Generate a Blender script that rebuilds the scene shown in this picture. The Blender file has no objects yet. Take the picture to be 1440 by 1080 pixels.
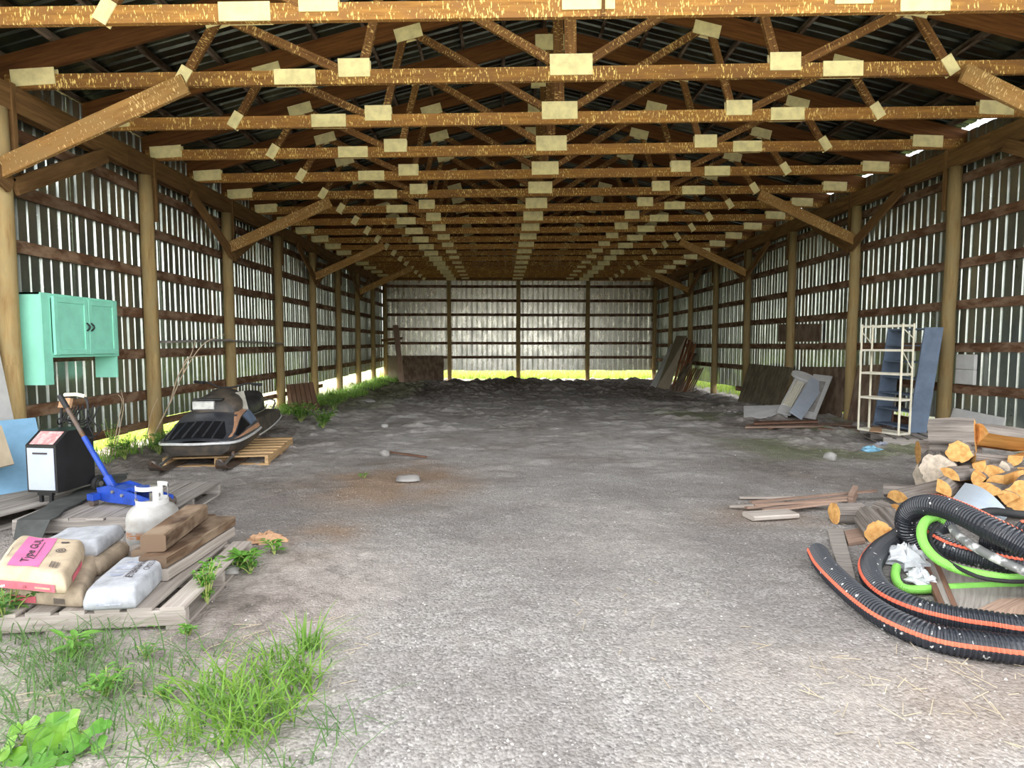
import bpy, math, random
import numpy as np
from mathutils import Vector, Matrix, Euler

C = bpy.context.scene.collection
sc = bpy.context.scene
R = random.Random(7)
PI = math.pi

# ------------------------------------------------------------------ camera
F_PX, H_CAM = 810.0, 1.4
PITCH, YAW = math.atan(54 / F_PX), math.atan(16 / F_PX)
cam_d = bpy.data.cameras.new('camera')
cam_d.sensor_width = 36.0
cam_d.lens = F_PX / 1440 * 36.0
cam_d.clip_start = 0.05
cam = bpy.data.objects.new('camera', cam_d)
C.objects.link(cam)
cam.location = (0, 0, H_CAM)
cam.rotation_euler = (PI / 2 - PITCH, 0, -YAW)
sc.camera = cam

# ------------------------------------------------------------------ world, sun, exposure
w = bpy.data.worlds.new('sky')
sc.world = w
w.use_nodes = True
nt = w.node_tree
nt.nodes.clear()
wo = nt.nodes.new('ShaderNodeOutputWorld')
bg = nt.nodes.new('ShaderNodeBackground')
sky = nt.nodes.new('ShaderNodeTexSky')
sky.sky_type = 'NISHITA'
sky.sun_disc = False
sky.sun_elevation = math.radians(38)
sky.sun_rotation = math.radians(-57)
sky.dust_density = 2.5
sky.air_density = 1.0
hs = nt.nodes.new('ShaderNodeHueSaturation')
hs.inputs['Saturation'].default_value = 0.08
nt.links.new(sky.outputs[0], hs.inputs['Color'])
nt.links.new(hs.outputs[0], bg.inputs['Color'])
bg.inputs['Strength'].default_value = 0.30
nt.links.new(bg.outputs[0], wo.inputs[0])

sd = bpy.data.lights.new('sun', 'SUN')
sd.energy = 5.0
sd.angle = math.radians(0.6)
sd.color = (1.0, 0.93, 0.80)
sun = bpy.data.objects.new('sun', sd)
C.objects.link(sun)
_az, _el = math.radians(-57), math.radians(38)      # azimuth from +Y towards -X
_dir = Vector((math.sin(_az) * math.cos(_el), math.cos(_az) * math.cos(_el), math.sin(_el)))
sun.rotation_euler = _dir.to_track_quat('Z', 'Y').to_euler()

sc.view_settings.view_transform = 'Standard'
sc.view_settings.look = 'None'
sc.view_settings.gamma = 1.0
sc.view_settings.use_curve_mapping = False
sc.view_settings.exposure = 1.95
sc.cycles.max_bounces = 10
sc.cycles.diffuse_bounces = 6
sc.cycles.glossy_bounces = 5
sc.cycles.use_denoising = True

# ------------------------------------------------------------------ measuring helpers
def ray(x, y):
    a, b = (x - 720) / F_PX, -(y - 540) / F_PX
    c, s = math.cos(PITCH), math.sin(PITCH)
    fy, fz = c + s * b, -s + c * b
    c, s = math.cos(YAW), math.sin(YAW)
    return Vector((a * c + fy * s, -a * s + fy * c, fz))
def at(x, y, Y):
    d = ray(x, y); t = Y / d.y
    return Vector((t * d.x, Y, H_CAM + t * d.z))
def on(x, y, z=0.0):
    d = ray(x, y); t = (z - H_CAM) / d.z
    return Vector((t * d.x, t * d.y, z))
def atx(x, y, X):
    d = ray(x, y); t = X / d.x
    return Vector((X, t * d.y, H_CAM + t * d.z))

# ------------------------------------------------------------------ noise for the ground
_rs = np.random.RandomState(3)
_tab = _rs.rand(256, 256)
def vnoise(x, y):
    x = np.asarray(x, float); y = np.asarray(y, float)
    xi = np.floor(x).astype(int); yi = np.floor(y).astype(int)
    fx = x - xi; fy = y - yi
    fx = fx * fx * (3 - 2 * fx); fy = fy * fy * (3 - 2 * fy)
    t = lambda i, j: _tab[i % 256, j % 256]
    return (t(xi, yi) * (1 - fx) + t(xi + 1, yi) * fx) * (1 - fy) + (t(xi, yi + 1) * (1 - fx) + t(xi + 1, yi + 1) * fx) * fy
def fbm(x, y, o=4):
    s = 0; a = .5
    for i in range(o):
        s = s + a * (vnoise(x * 2 ** i + 17 * i, y * 2 ** i + 31 * i) - .5); a *= .5
    return s
def sstep(a, b, x):
    t = np.clip((np.asarray(x, float) - a) / (b - a), 0, 1)
    return t * t * (3 - 2 * t)
def gh(x, y):
    x = np.asarray(x, float); y = np.asarray(y, float)
    base = -.16 * sstep(9, 19, y)
    rough = .014 + .07 * sstep(5.0, 9, y) + .09 * sstep(15, 20, y)
    edge = np.maximum(sstep(-2.0, -3.6, x), sstep(3.4, 5.0, x)) * sstep(4, 8, y)
    rough = rough + .05 * edge
    path = np.exp(-((x - .9) / 2.2) ** 2)
    rough = rough * (1 - .55 * path * (1 - sstep(14, 19, y)))
    h = base + rough * 1.1 * fbm(x * 1.1, y * 1.3, 5)
    clod = np.maximum(fbm(x * 2.1 + 5, y * 2.9 + 9, 3) - .02, 0)
    h = h + clod * (.06 + .21 * sstep(5.5, 11, y) * (1 - .45 * path) + .22 * sstep(17, 20, y))
    fine_c = np.maximum(fbm(x * 8.0 + 2, y * 9.0 + 4, 3) - .03, 0)
    h = h + fine_c * (.03 + .12 * np.maximum(edge, sstep(8, 13, y) * (.75 - .5 * path)))
    h = h + .17 * np.exp(-((x - .5) / 1.7) ** 2 - ((y - 23.3) / 1.0) ** 2)
    h = h + .12 * np.exp(-((x + 3.6) / 1.6) ** 2 - ((y - 20.6) / 1.3) ** 2)
    h = h + .10 * np.exp(-((x - 4.4) / 1.2) ** 2 - ((y - 20.0) / 1.2) ** 2)
    h = h + .14 * np.exp(-((x + 2.2) / 1.3) ** 2 - ((y - 22.4) / .9) ** 2)
    h = h + .10 * sstep(-4.1, -4.8, x) * sstep(11.5, 15, y)
    h = h + .03 * np.exp(-((x + 1.5) / .5) ** 2) * np.exp(-((y - 3.9) / .4) ** 2)
    h = h - .02 * np.exp(-((x + .35) / .22) ** 2) * sstep(9, 5, y) - .02 * np.exp(-((x - 1.5) / .25) ** 2) * sstep(9, 5, y)
    out = np.maximum.reduce([sstep(-5.25, -5.9, x), sstep(7.0, 7.6, x), sstep(25.6, 26.4, y)])
    return h * (1 - out) - .12 * out
def g(x, y):
    return float(gh(x, y))

# ------------------------------------------------------------------ materials
def new_mat(name):
    m = bpy.data.materials.new(name); m.use_nodes = True
    n = m.node_tree; n.nodes.clear()
    o = n.nodes.new('ShaderNodeOutputMaterial'); b = n.nodes.new('ShaderNodeBsdfPrincipled')
    n.links.new(b.outputs[0], o.inputs[0])
    return m, n, b
def N(n, t, **kw):
    x = n.nodes.new(t)
    for k, v in kw.items():
        if k in x.inputs: x.inputs[k].default_value = v
        else: setattr(x, k, v)
    return x
def rgba(c): return (c[0], c[1], c[2], 1)
def ramp(n, fac, stops):
    r = n.nodes.new('ShaderNodeValToRGB')
    e = r.color_ramp.elements
    while len(e) < len(stops): e.new(.5)
    for i, (p, c) in enumerate(stops):
        e[i].position = p; e[i].color = rgba(c)
    n.links.new(fac, r.inputs[0])
    return r.outputs[0]
def mixc(n, fac, a, b, mode='MIX'):
    m = n.nodes.new('ShaderNodeMix'); m.data_type = 'RGBA'; m.blend_type = mode
    for s, v in ((0, fac), (6, a), (7, b)):
        if isinstance(v, (int, float)): m.inputs[s].default_value = v
        elif isinstance(v, tuple): m.inputs[s].default_value = rgba(v)
        else: n.links.new(v, m.inputs[s])
    return m.outputs[2]
def mth(n, op, a, b=None, clamp=False):
    m = n.nodes.new('ShaderNodeMath'); m.operation = op; m.use_clamp = clamp
    for i, v in enumerate((a, b)):
        if v is None: continue
        if isinstance(v, (int, float)): m.inputs[i].default_value = v
        else: n.links.new(v, m.inputs[i])
    return m.outputs[0]
def coords(n, kind='UV', scale=(1, 1, 1), rnd=True):
    tc = n.nodes.new('ShaderNodeTexCoord')
    mp = n.nodes.new('ShaderNodeMapping'); mp.inputs['Scale'].default_value = scale
    n.links.new(tc.outputs[kind], mp.inputs[0])
    out = mp.outputs[0]
    if rnd:
        oi = n.nodes.new('ShaderNodeObjectInfo')
        v = n.nodes.new('ShaderNodeVectorMath'); v.operation = 'SCALE'
        cm = n.nodes.new('ShaderNodeCombineXYZ')
        for i in range(3): n.links.new(oi.outputs['Random'], cm.inputs[i])
        n.links.new(cm.outputs[0], v.inputs[0]); v.inputs['Scale'].default_value = 57.0
        a = n.nodes.new('ShaderNodeVectorMath')
        n.links.new(out, a.inputs[0]); n.links.new(v.outputs[0], a.inputs[1])
        out = a.outputs[0]
    return out
def noise(n, vec, scale, detail=4, rough=.6):
    x = N(n, 'ShaderNodeTexNoise', Scale=scale, Detail=detail, Roughness=rough)
    n.links.new(vec, x.inputs['Vector'])
    return x.outputs['Fac']
def bump(n, b, h, strength=.3, dist=.01):
    x = N(n, 'ShaderNodeBump', Strength=strength, Distance=dist)
    n.links.new(h, x.inputs['Height']); n.links.new(x.outputs[0], b.inputs['Normal'])
def wood(name, light, dark, rough=.8, across=28, flecks=None, stain=None, mid=.5, bstr=.35):
    m, n, b = new_mat(name)
    v = coords(n, 'UV', (1.3, across, 1))
    f = noise(n, v, 1.6, 6, .65)
    col = ramp(n, f, [(mid - .22, dark), (mid + .2, light)])
    v2 = coords(n, 'UV', (2.2, 5, 1))
    f2 = noise(n, v2, 1.5, 3)
    if stain: col = mixc(n, ramp(n, f2, [(.42, (0, 0, 0)), (.62, (1, 1, 1))]), col, stain)
    oi = n.nodes.new('ShaderNodeObjectInfo')
    br = mth(n, 'ADD', mth(n, 'MULTIPLY', oi.outputs['Random'], .36), .82)
    hsv = n.nodes.new('ShaderNodeHueSaturation')
    n.links.new(br, hsv.inputs['Value']); n.links.new(col, hsv.inputs['Color'])
    col = hsv.outputs[0]
    if flecks:
        v3 = coords(n, 'UV', (75, 20, 1))
        f3 = noise(n, v3, 1.0, 2, .5)
        v4 = coords(n, 'UV', (3, 3, 1))
        f4 = noise(n, v4, 1.0, 2)
        k = mth(n, 'ADD', f3, mth(n, 'MULTIPLY', mth(n, 'SUBTRACT', f4, .5), .35))
        col = mixc(n, ramp(n, k, [(.60, (0, 0, 0)), (.66, (1, 1, 1))]), col, flecks)
    n.links.new(col, b.inputs['Base Color'])
    b.inputs['Roughness'].default_value = rough
    b.inputs['Specular IOR Level'].default_value = .25
    bump(n, b, f, bstr, .004)
    return m
def plain(name, col, rough=.6, metal=0., var=.15, scale=6, bstr=0., spec=.4, col2=None, lo=.4, hi=.65, kind='Object'):
    m, n, b = new_mat(name)
    v = coords(n, kind)
    f = noise(n, v, scale, 5, .6)
    c2 = col2 if col2 else tuple(c * (1 - var) for c in col)
    n.links.new(ramp(n, f, [(lo, col), (hi, c2)]), b.inputs['Base Color'])
    b.inputs['Roughness'].default_value = rough
    b.inputs['Metallic'].default_value = metal
    b.inputs['Specular IOR Level'].default_value = spec
    if bstr: bump(n, b, f, bstr, .01)
    return m
def leafmat(name, col, col2, trans=.35):
    m, n, b = new_mat(name)
    v = coords(n, 'Object', (1, 1, 1), False)
    f = noise(n, v, 9, 2)
    c = ramp(n, f, [(.35, col), (.65, col2)])
    n.links.new(c, b.inputs['Base Color'])
    b.inputs['Roughness'].default_value = .55
    b.inputs['Specular IOR Level'].default_value = .3
    t = n.nodes.new('ShaderNodeBsdfTranslucent'); n.links.new(c, t.inputs['Color'])
    mx = n.nodes.new('ShaderNodeMixShader'); mx.inputs[0].default_value = trans
    n.links.new(b.outputs[0], mx.inputs[1]); n.links.new(t.outputs[0], mx.inputs[2])
    o = [q for q in n.nodes if q.type == 'OUTPUT_MATERIAL'][0]
    n.links.new(mx.outputs[0], o.inputs[0])
    return m

M = {}
M['truss'] = wood('truss_lumber', (.42, .215, .056), (.18, .076, .017), flecks=(.84, .62, .21), across=22, stain=(.25, .12, .038))
M['web'] = wood('web_lumber', (.235, .115, .034), (.085, .035, .010), across=22, flecks=(.52, .35, .12))
M['topchord'] = wood('rafter_lumber', (.19, .080, .021), (.075, .026, .007), across=18)
M['gusset'] = plain('plywood_gusset', (.88, .78, .40), .85, var=.28, scale=9, lo=.4, hi=.75)
M['purlin'] = wood('purlin_wood', (.09, .055, .03), (.03, .018, .012), stain=(.20, .155, .12))
M['post'] = wood('pole_wood', (.44, .32, .145), (.23, .145, .058), across=14, stain=(.33, .25, .12))
M['girt'] = wood('girt_wood', (.17, .085, .042), (.045, .022, .013), across=12, stain=(.24, .155, .10))
M['plate'] = wood('plate_beam_wood', (.25, .14, .055), (.10, .05, .018), across=12)
M['brace'] = wood('brace_wood', (.44, .25, .085), (.22, .105, .028), across=12, flecks=(.7, .5, .22), stain=(.32, .19, .07))
M['grey_wood'] = wood('grey_weathered_wood', (.40, .37, .335), (.18, .155, .14), across=26)
M['pale_grey_wood'] = wood('pale_pallet_wood', (.47, .425, .38), (.24, .20, .17), across=26)
M['tan_wood'] = wood('fresh_pallet_wood', (.66, .46, .25), (.42, .25, .11), across=20)
M['old_timber'] = wood('old_timber', (.165, .10, .06), (.04, .024, .016), across=9, stain=(.26, .19, .13), bstr=1.0)
M['dark_board'] = wood('dark_board', (.22, .12, .08), (.09, .05, .035), across=8)
M['brown_ply'] = wood('brown_plywood', (.20, .135, .09), (.11, .07, .05), across=3, stain=(.26, .19, .135))
M['mossy_ply'] = wood('mossy_plywood', (.155, .125, .085), (.085, .065, .045), across=3, stain=(.20, .165, .11))
M['lath'] = wood('lath_wood', (.46, .33, .25), (.20, .12, .09), across=30)
M['red_lath'] = wood('reddish_lath', (.45, .20, .10), (.24, .09, .045), across=30)
M['tan_ply'] = wood('tan_panel', (.42, .35, .25), (.28, .23, .16), across=6)
M['bark'] = wood('grey_bark', (.34, .30, .265), (.07, .058, .05), across=24, bstr=1.0)
M['heart'] = wood('split_heartwood', (.78, .42, .13), (.46, .20, .05), across=12, bstr=.6)
M['cut'] = plain('cut_end_wood', (.74, .43, .15), .85, scale=22, bstr=.6, col2=(.52, .25, .07))
M['old_cut'] = plain('weathered_cut_end', (.62, .53, .42), .9, var=.35, scale=20, bstr=.5)

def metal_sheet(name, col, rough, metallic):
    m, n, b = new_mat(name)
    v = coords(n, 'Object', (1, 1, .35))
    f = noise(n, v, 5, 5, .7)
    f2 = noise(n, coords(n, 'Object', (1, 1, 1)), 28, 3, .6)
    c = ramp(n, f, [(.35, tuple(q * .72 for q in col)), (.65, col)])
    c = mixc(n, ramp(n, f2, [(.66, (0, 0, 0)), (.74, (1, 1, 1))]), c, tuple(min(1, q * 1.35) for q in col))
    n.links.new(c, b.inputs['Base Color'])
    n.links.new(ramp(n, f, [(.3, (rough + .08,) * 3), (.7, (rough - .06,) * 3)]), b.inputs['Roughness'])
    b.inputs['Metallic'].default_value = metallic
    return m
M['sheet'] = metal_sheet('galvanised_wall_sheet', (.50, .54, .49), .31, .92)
M['sheet_back_lit'] = metal_sheet('galvanised_back_sheet_lit', (.80, .79, .70), .28, .90)  # same metal as the side walls; paler copy paints in the brightness
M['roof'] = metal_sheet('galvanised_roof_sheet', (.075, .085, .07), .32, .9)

# ------------------------------------------------------------------ mesh builder
class MB:
    def __init__(s): s.v = []; s.f = []; s.uv = []
    def _q(s, pts, uvs=None):
        i = len(s.v); s.v += [tuple(p) for p in pts]
        s.f.append(tuple(range(i, i + len(pts))))
        s.uv.append(uvs if uvs else [(p[0] + p[1] * .7, p[2]) for p in pts])
    def beam(s, p0, p1, w, h, up=(0, 0, 1), ch=0.0, taper=1.0):
        """square-edged member from p0 to p1; w across, h along up; ch chamfers the long edges"""
        p0, p1, up = Vector(p0), Vector(p1), Vector(up)
        d = (p1 - p0); L = d.length; d.normalize()
        sd = d.cross(up)
        if sd.length < 1e-4: sd = d.cross(Vector((0, 1, 0)))
        sd.normalize(); u = sd.cross(d)
        a, b = w / 2, h / 2
        if ch: prof = [(-a + ch, -b), (a - ch, -b), (a, -b + ch), (a, b - ch), (a - ch, b), (-a + ch, b), (-a, b - ch), (-a, -b + ch)]
        else: prof = [(-a, -b), (a, -b), (a, b), (-a, b)]
        n = len(prof); vv = [0]
        for k in range(n):
            q, r = prof[k], prof[(k + 1) % n]
            vv.append(vv[-1] + math.hypot(q[0] - r[0], q[1] - r[1]))
        A = [p0 + sd * q[0] + u * q[1] for q in prof]
        B = [p1 + sd * q[0] * taper + u * q[1] * taper for q in prof]
        for k in range(n):
            j = (k + 1) % n
            s._q([A[k], A[j], B[j], B[k]], [(0, vv[k]), (0, vv[k + 1]), (L, vv[k + 1]), (L, vv[k])])
        s._q(A[::-1], [(q[0] * .3, q[1] + 3) for q in prof[::-1]])
        s._q(B, [(q[0] * .3, q[1] + 5) for q in prof])
        return s
    def box(s, c, size, ch=0.0, rz=0.0):
        c = Vector(c); sx, sy, sz = size
        ax = max(range(3), key=lambda i: size[i])
        rot = Matrix.Rotation(rz, 3, 'Z')
        e = [Vector((1, 0, 0)), Vector((0, 1, 0)), Vector((0, 0, 1))][ax]
        if ax == 2: up, ww, hh = Vector((0, 1, 0)), sx, sy
        elif ax == 0: up, ww, hh = Vector((0, 0, 1)), sy, sz
        else: up, ww, hh = Vector((0, 0, 1)), sx, sz
        d = rot @ e * size[ax] / 2
        return s.beam(c - d, c + d, ww, hh, rot @ up, ch)
    def slab(s, c4, t):
        """plate through four corners (counter-clockwise seen from its face), thickness t behind the face"""
        P = [Vector(p) for p in c4]
        nrm = (P[1] - P[0]).cross(P[3] - P[0]).normalized()
        Q = [p - nrm * t for p in P]
        L = [(P[(i + 1) % 4] - P[i]).length for i in range(4)]
        W, H = (L[0] + L[2]) / 2, (L[1] + L[3]) / 2
        uv = [(0, 0), (0, W), (H, W), (H, 0)]
        s._q(P, uv); s._q(Q[::-1], uv[::-1])
        for i in range(4):
            j = (i + 1) % 4
            s._q([P[j], P[i], Q[i], Q[j]], [(0, 0), (L[i], 0), (L[i], t), (0, t)])
        return s
    def tube(s, path, r, seg=8, cap=True, closed=False):
        path = [Vector(p) for p in path]; n = len(path)
        rr = r if isinstance(r, (list, tuple)) else [r] * n
        rings = []; t0 = (path[1] - path[0]).normalized()
        nr = t0.orthogonal().normalized(); Ls = [0]
        for i in range(n):
            if closed: t = (path[(i + 1) % n] - path[i - 1]).normalized()
            else: t = (path[min(i + 1, n - 1)] - path[max(i - 1, 0)]).normalized()
            nr = (nr - t * nr.dot(t)).normalized(); bn = t.cross(nr)
            base = len(s.v)
            for k in range(seg):
                a = 2 * PI * k / seg
                s.v.append(tuple(path[i] + (nr * math.cos(a) + bn * math.sin(a)) * rr[i]))
            rings.append(base)
            if i: Ls.append(Ls[-1] + (path[i] - path[i - 1]).length)
        for i in range(n if closed else n - 1):
            a, b = rings[i], rings[(i + 1) % n]
            for k in range(seg):
                j = (k + 1) % seg
                s.f.append((a + k, a + j, b + j, b + k))
                l0 = Ls[i]; l1 = Ls[i + 1] if i + 1 < n else Ls[i] + .1
                q = 2 * PI * rr[i] / seg
                s.uv.append([(l0, k * q), (l0, (k + 1) * q), (l1, (k + 1) * q), (l1, k * q)])
        if cap and not closed:
            s.f.append(tuple(rings[0] + k for k in range(seg))[::-1]); s.uv.append([(0, .01 * k) for k in range(seg)])
            s.f.append(tuple(rings[-1] + k for k in range(seg))); s.uv.append([(0, .01 * k) for k in range(seg)])
        return s
    def lathe(s, prof, seg=24, c=(0, 0, 0)):
        c = Vector(c); base = len(s.v); n = len(prof)
        for (r, z) in prof:
            for k in range(seg):
                a = 2 * PI * k / seg
                s.v.append((c.x + r * math.cos(a), c.y + r * math.sin(a), c.z + z))
        for i in range(n - 1):
            for k in range(seg):
                j = (k + 1) % seg
                s.f.append((base + i * seg + k, base + i * seg + j, base + (i + 1) * seg + j, base + (i + 1) * seg + k))
                s.uv.append([(prof[i][1], k / seg), (prof[i][1], (k + 1) / seg), (prof[i + 1][1], (k + 1) / seg), (prof[i + 1][1], k / seg)])
        return s
    def loft(s, secs, close=False, caps=True):
        """sections: equal-length lists of points"""
        base = len(s.v); m = len(secs[0])
        for sec in secs: s.v += [tuple(p) for p in sec]
        for i in range(len(secs) - 1):
            for k in range(m if close else m - 1):
                j = (k + 1) % m
                s.f.append((base + i * m + k, base + i * m + j, base + (i + 1) * m + j, base + (i + 1) * m + k))
                s.uv.append([(i * .1, k * .1), (i * .1, k * .1 + .1), (i * .1 + .1, k * .1 + .1), (i * .1 + .1, k * .1)])
        if caps and close:
            s.f.append(tuple(base + k for k in range(m))[::-1]); s.uv.append([(0, 0)] * m)
            b2 = base + (len(secs) - 1) * m
            s.f.append(tuple(b2 + k for k in range(m))); s.uv.append([(0, 0)] * m)
        return s
    def mesh(s, name, m, smooth=False):
        me = bpy.data.meshes.new(name)
        me.from_pydata(s.v, [], s.f)
        uvl = me.uv_layers.new(name='UVMap')
        flat = [c for f in s.uv for p in f for c in p]
        uvl.data.foreach_set('uv', flat)
        if m: me.materials.append(m)
        if smooth: me.polygons.foreach_set('use_smooth', [True] * len(me.polygons))
        me.update()
        return me
    def build(s, name, m, parent=None, smooth=False, **tags):
        o = bpy.data.objects.new(name, s.mesh(name, m, smooth))
        C.objects.link(o)
        if parent: o.parent = parent
        for k, v in tags.items(): o[k] = v
        return o
def smooth_angle(o, deg=40):
    o.data.polygons.foreach_set('use_smooth', [True] * len(o.data.polygons))
    try: o.data.set_sharp_from_angle(angle=math.radians(deg))
    except Exception: pass
    return o
def thing(name, label, cat, loc=(0, 0, 0), rz=0.0, group=None):
    o = bpy.data.objects.new(name, None); C.objects.link(o)
    o.empty_display_size = .1
    o.location = loc; o.rotation_euler = (0, 0, rz)
    o['label'] = label; o['category'] = cat
    if group: o['group'] = group
    return o
def tag(o, label, cat, group=None):
    o['label'] = label; o['category'] = cat
    if group: o['group'] = group
    return o
def struct(name):
    o = bpy.data.objects.new(name, None); C.objects.link(o); o['kind'] = 'structure'
    return o
def inst(src, parent=None, loc=None, rot=None, name=None):
    o = src.copy(); C.objects.link(o)
    if parent: o.parent = parent
    if loc is not None: o.location = loc
    if rot is not None: o.rotation_euler = rot
    return o
def copy_tree(o, parent=None):
    c = o.copy(); C.objects.link(c)
    if parent: c.parent = parent
    for ch in list(o.children): copy_tree(ch, c)
    return c
def spline(pts, step=.05):
    P = [Vector(p) for p in pts]
    P = [P[0] * 2 - P[1]] + P + [P[-1] * 2 - P[-2]]
    out = []
    for i in range(1, len(P) - 2):
        a, b, c, d = P[i - 1], P[i], P[i + 1], P[i + 2]
        n = max(2, int((c - b).length / step))
        for k in range(n):
            t = k / n
            out.append(.5 * ((2 * b) + (c - a) * t + (2 * a - 5 * b + 4 * c - d) * t * t + (3 * b - a - 3 * c + d) * t ** 3))
    out.append(P[-2])
    return out
ORD = ['first', 'second', 'third', 'fourth', 'fifth', 'sixth', 'seventh', 'eighth', 'ninth', 'tenth', 'eleventh', 'twelfth', 'thirteenth',
       'fourteenth', 'fifteenth', 'sixteenth', 'seventeenth', 'eighteenth', 'nineteenth', 'twentieth']

# ================================================================== GROUND
def ground_mesh():
    xs = np.concatenate([np.arange(-8.5, -5.6, .12), np.arange(-5.6, 7.4, .024), np.arange(7.4, 9.6, .12)])
    ys = [0.9]
    while ys[-1] < 27.2: ys.append(ys[-1] + .013 + .0016 * ys[-1])
    ys = np.array(ys)
    X, Y = np.meshgrid(xs, ys)
    Z = gh(X, Y)
    near = sstep(9, 3, Y)
    Z = Z + near * .006 * (vnoise(X * 21, Y * 21) - .5) + near * .005 * np.maximum(vnoise(X * 37 + 3, Y * 37) - .62, 0) * 3
    ny, nx = X.shape
    co = np.stack([X, Y, Z], -1).reshape(-1, 3)
    idx = np.arange(nx * ny).reshape(ny, nx)
    f = np.stack([idx[:-1, :-1], idx[:-1, 1:], idx[1:, 1:], idx[1:, :-1]], -1).reshape(-1, 4)
    me = bpy.data.meshes.new('floor')
    me.vertices.add(len(co)); me.vertices.foreach_set('co', co.astype(np.float32).ravel())
    me.loops.add(f.size); me.loops.foreach_set('vertex_index', f.astype(np.int32).ravel())
    me.polygons.add(len(f)); me.polygons.foreach_set('loop_start', np.arange(0, f.size, 4, dtype=np.int32))
    me.update(calc_edges=True)
    me.polygons.foreach_set('use_smooth', np.ones(len(f), bool))
    # what the ground is made of: soil / moss / brown chaff / gravel, plus painted brightness
    soil = np.clip(sstep(6.0, 12, Y) * .12 + sstep(16, 20, Y) * .62 + sstep(-1.6, -3.2, X) * sstep(3.0, 6, Y) * .45 + sstep(2.6, 4.6, X) * sstep(5, 7, Y) * .45
                   + sstep(-.40, -1.0, X) * sstep(4.6, 3.0, Y) * 1.0, 0, 1)
    soil = np.clip(soil + 1.5 * fbm(X * .9 + 3, Y * .9, 5), 0, 1)
    moss = sstep(2.7, 3.8, X) * sstep(6.3, 7.4, Y) * sstep(17, 11, Y) * sstep(.02, .16, fbm(X * 1.1 + 40, Y * 1.1, 3) + .06)
    moss = moss + .7 * sstep(-2.4, -3.0, X) * sstep(11, 14, Y) + .5 * sstep(-1.2, -1.7, X) * sstep(2.6, 2.2, Y)
    moss = moss + sstep(-5.3, -5.8, X) + sstep(25.5, 25.9, Y) + sstep(7.0, 7.3, X)
    chaff = np.exp(-((X + 1.15) / .7) ** 2 - ((Y - 5.9) / .8) ** 2) * 1.2 + np.exp(-((X + 1.3) / .25) ** 2 - ((Y - 4.1) / .35) ** 2)
    chaff = chaff + .6 * np.exp(-((X - 2.2) / .5) ** 2 - ((Y - 4.6) / .3) ** 2) + .5 * np.exp(-((X - 1.9) / .6) ** 2 - ((Y - 2.1) / .35) ** 2)
    chaff = np.clip(chaff * (1 + 3 * fbm(X * 2.3, Y * 2.3 + 8, 3)), 0, 1)
    dust = sstep(4.2, 9.0, Y + 1.5 * fbm(X * .7, Y * .7 + 30, 3)) * sstep(21, 16, Y)  # paler ground deeper inside, painted to make up for the weak light
    q = 1.0 * np.exp(-((X + 3.0) / 1.6) ** 2 - ((Y - 19.0) / 2.6) ** 2) + .9 * np.exp(-((X - 4.7) / 1.3) ** 2 - ((Y - 18.0) / 3.2) ** 2)
    q = q + .75 * np.exp(-((X - .6) / 2.6) ** 2 - ((Y - 22.9) / .9) ** 2) + .7 * np.exp(-((X - 4.9) / 1.2) ** 2 - ((Y - 10.2) / 1.6) ** 2)
    q = q + .75 * np.exp(-((X + 3.3) / 1.0) ** 2 - ((Y - 8.8) / 1.6) ** 2) + .55 * np.exp(-((X + 2.0) / .9) ** 2 - ((Y - 5.6) / 1.4) ** 2) + .55 * np.exp(-((X + 1.4) / .5) ** 2 - ((Y - 2.9) / .5) ** 2)
    q = q + .5 * np.exp(-((X - 3.4) / .8) ** 2 - ((Y - 6.6) / 1.0) ** 2) + .8 * sstep(-3.2, -4.2, X) * sstep(3.0, 4.2, Y)
    dark = np.clip(q * (1.0 + 2.2 * fbm(X * 1.9 + 11, Y * 1.9 + 5, 5)) + .5 * np.maximum(fbm(X * 1.3 + 50, Y * 2.2 + 20, 5) - .12, 0) * 3, 0, 1)
    for nm, a in (('dark', dark), ('dust', dust), ('soil', soil), ('moss', np.clip(moss, 0, 1)), ('chaff', chaff)):
        at_ = me.attributes.new(nm, 'FLOAT', 'POINT')
        at_.data.foreach_set('value', a.astype(np.float32).ravel())
    return me
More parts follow.
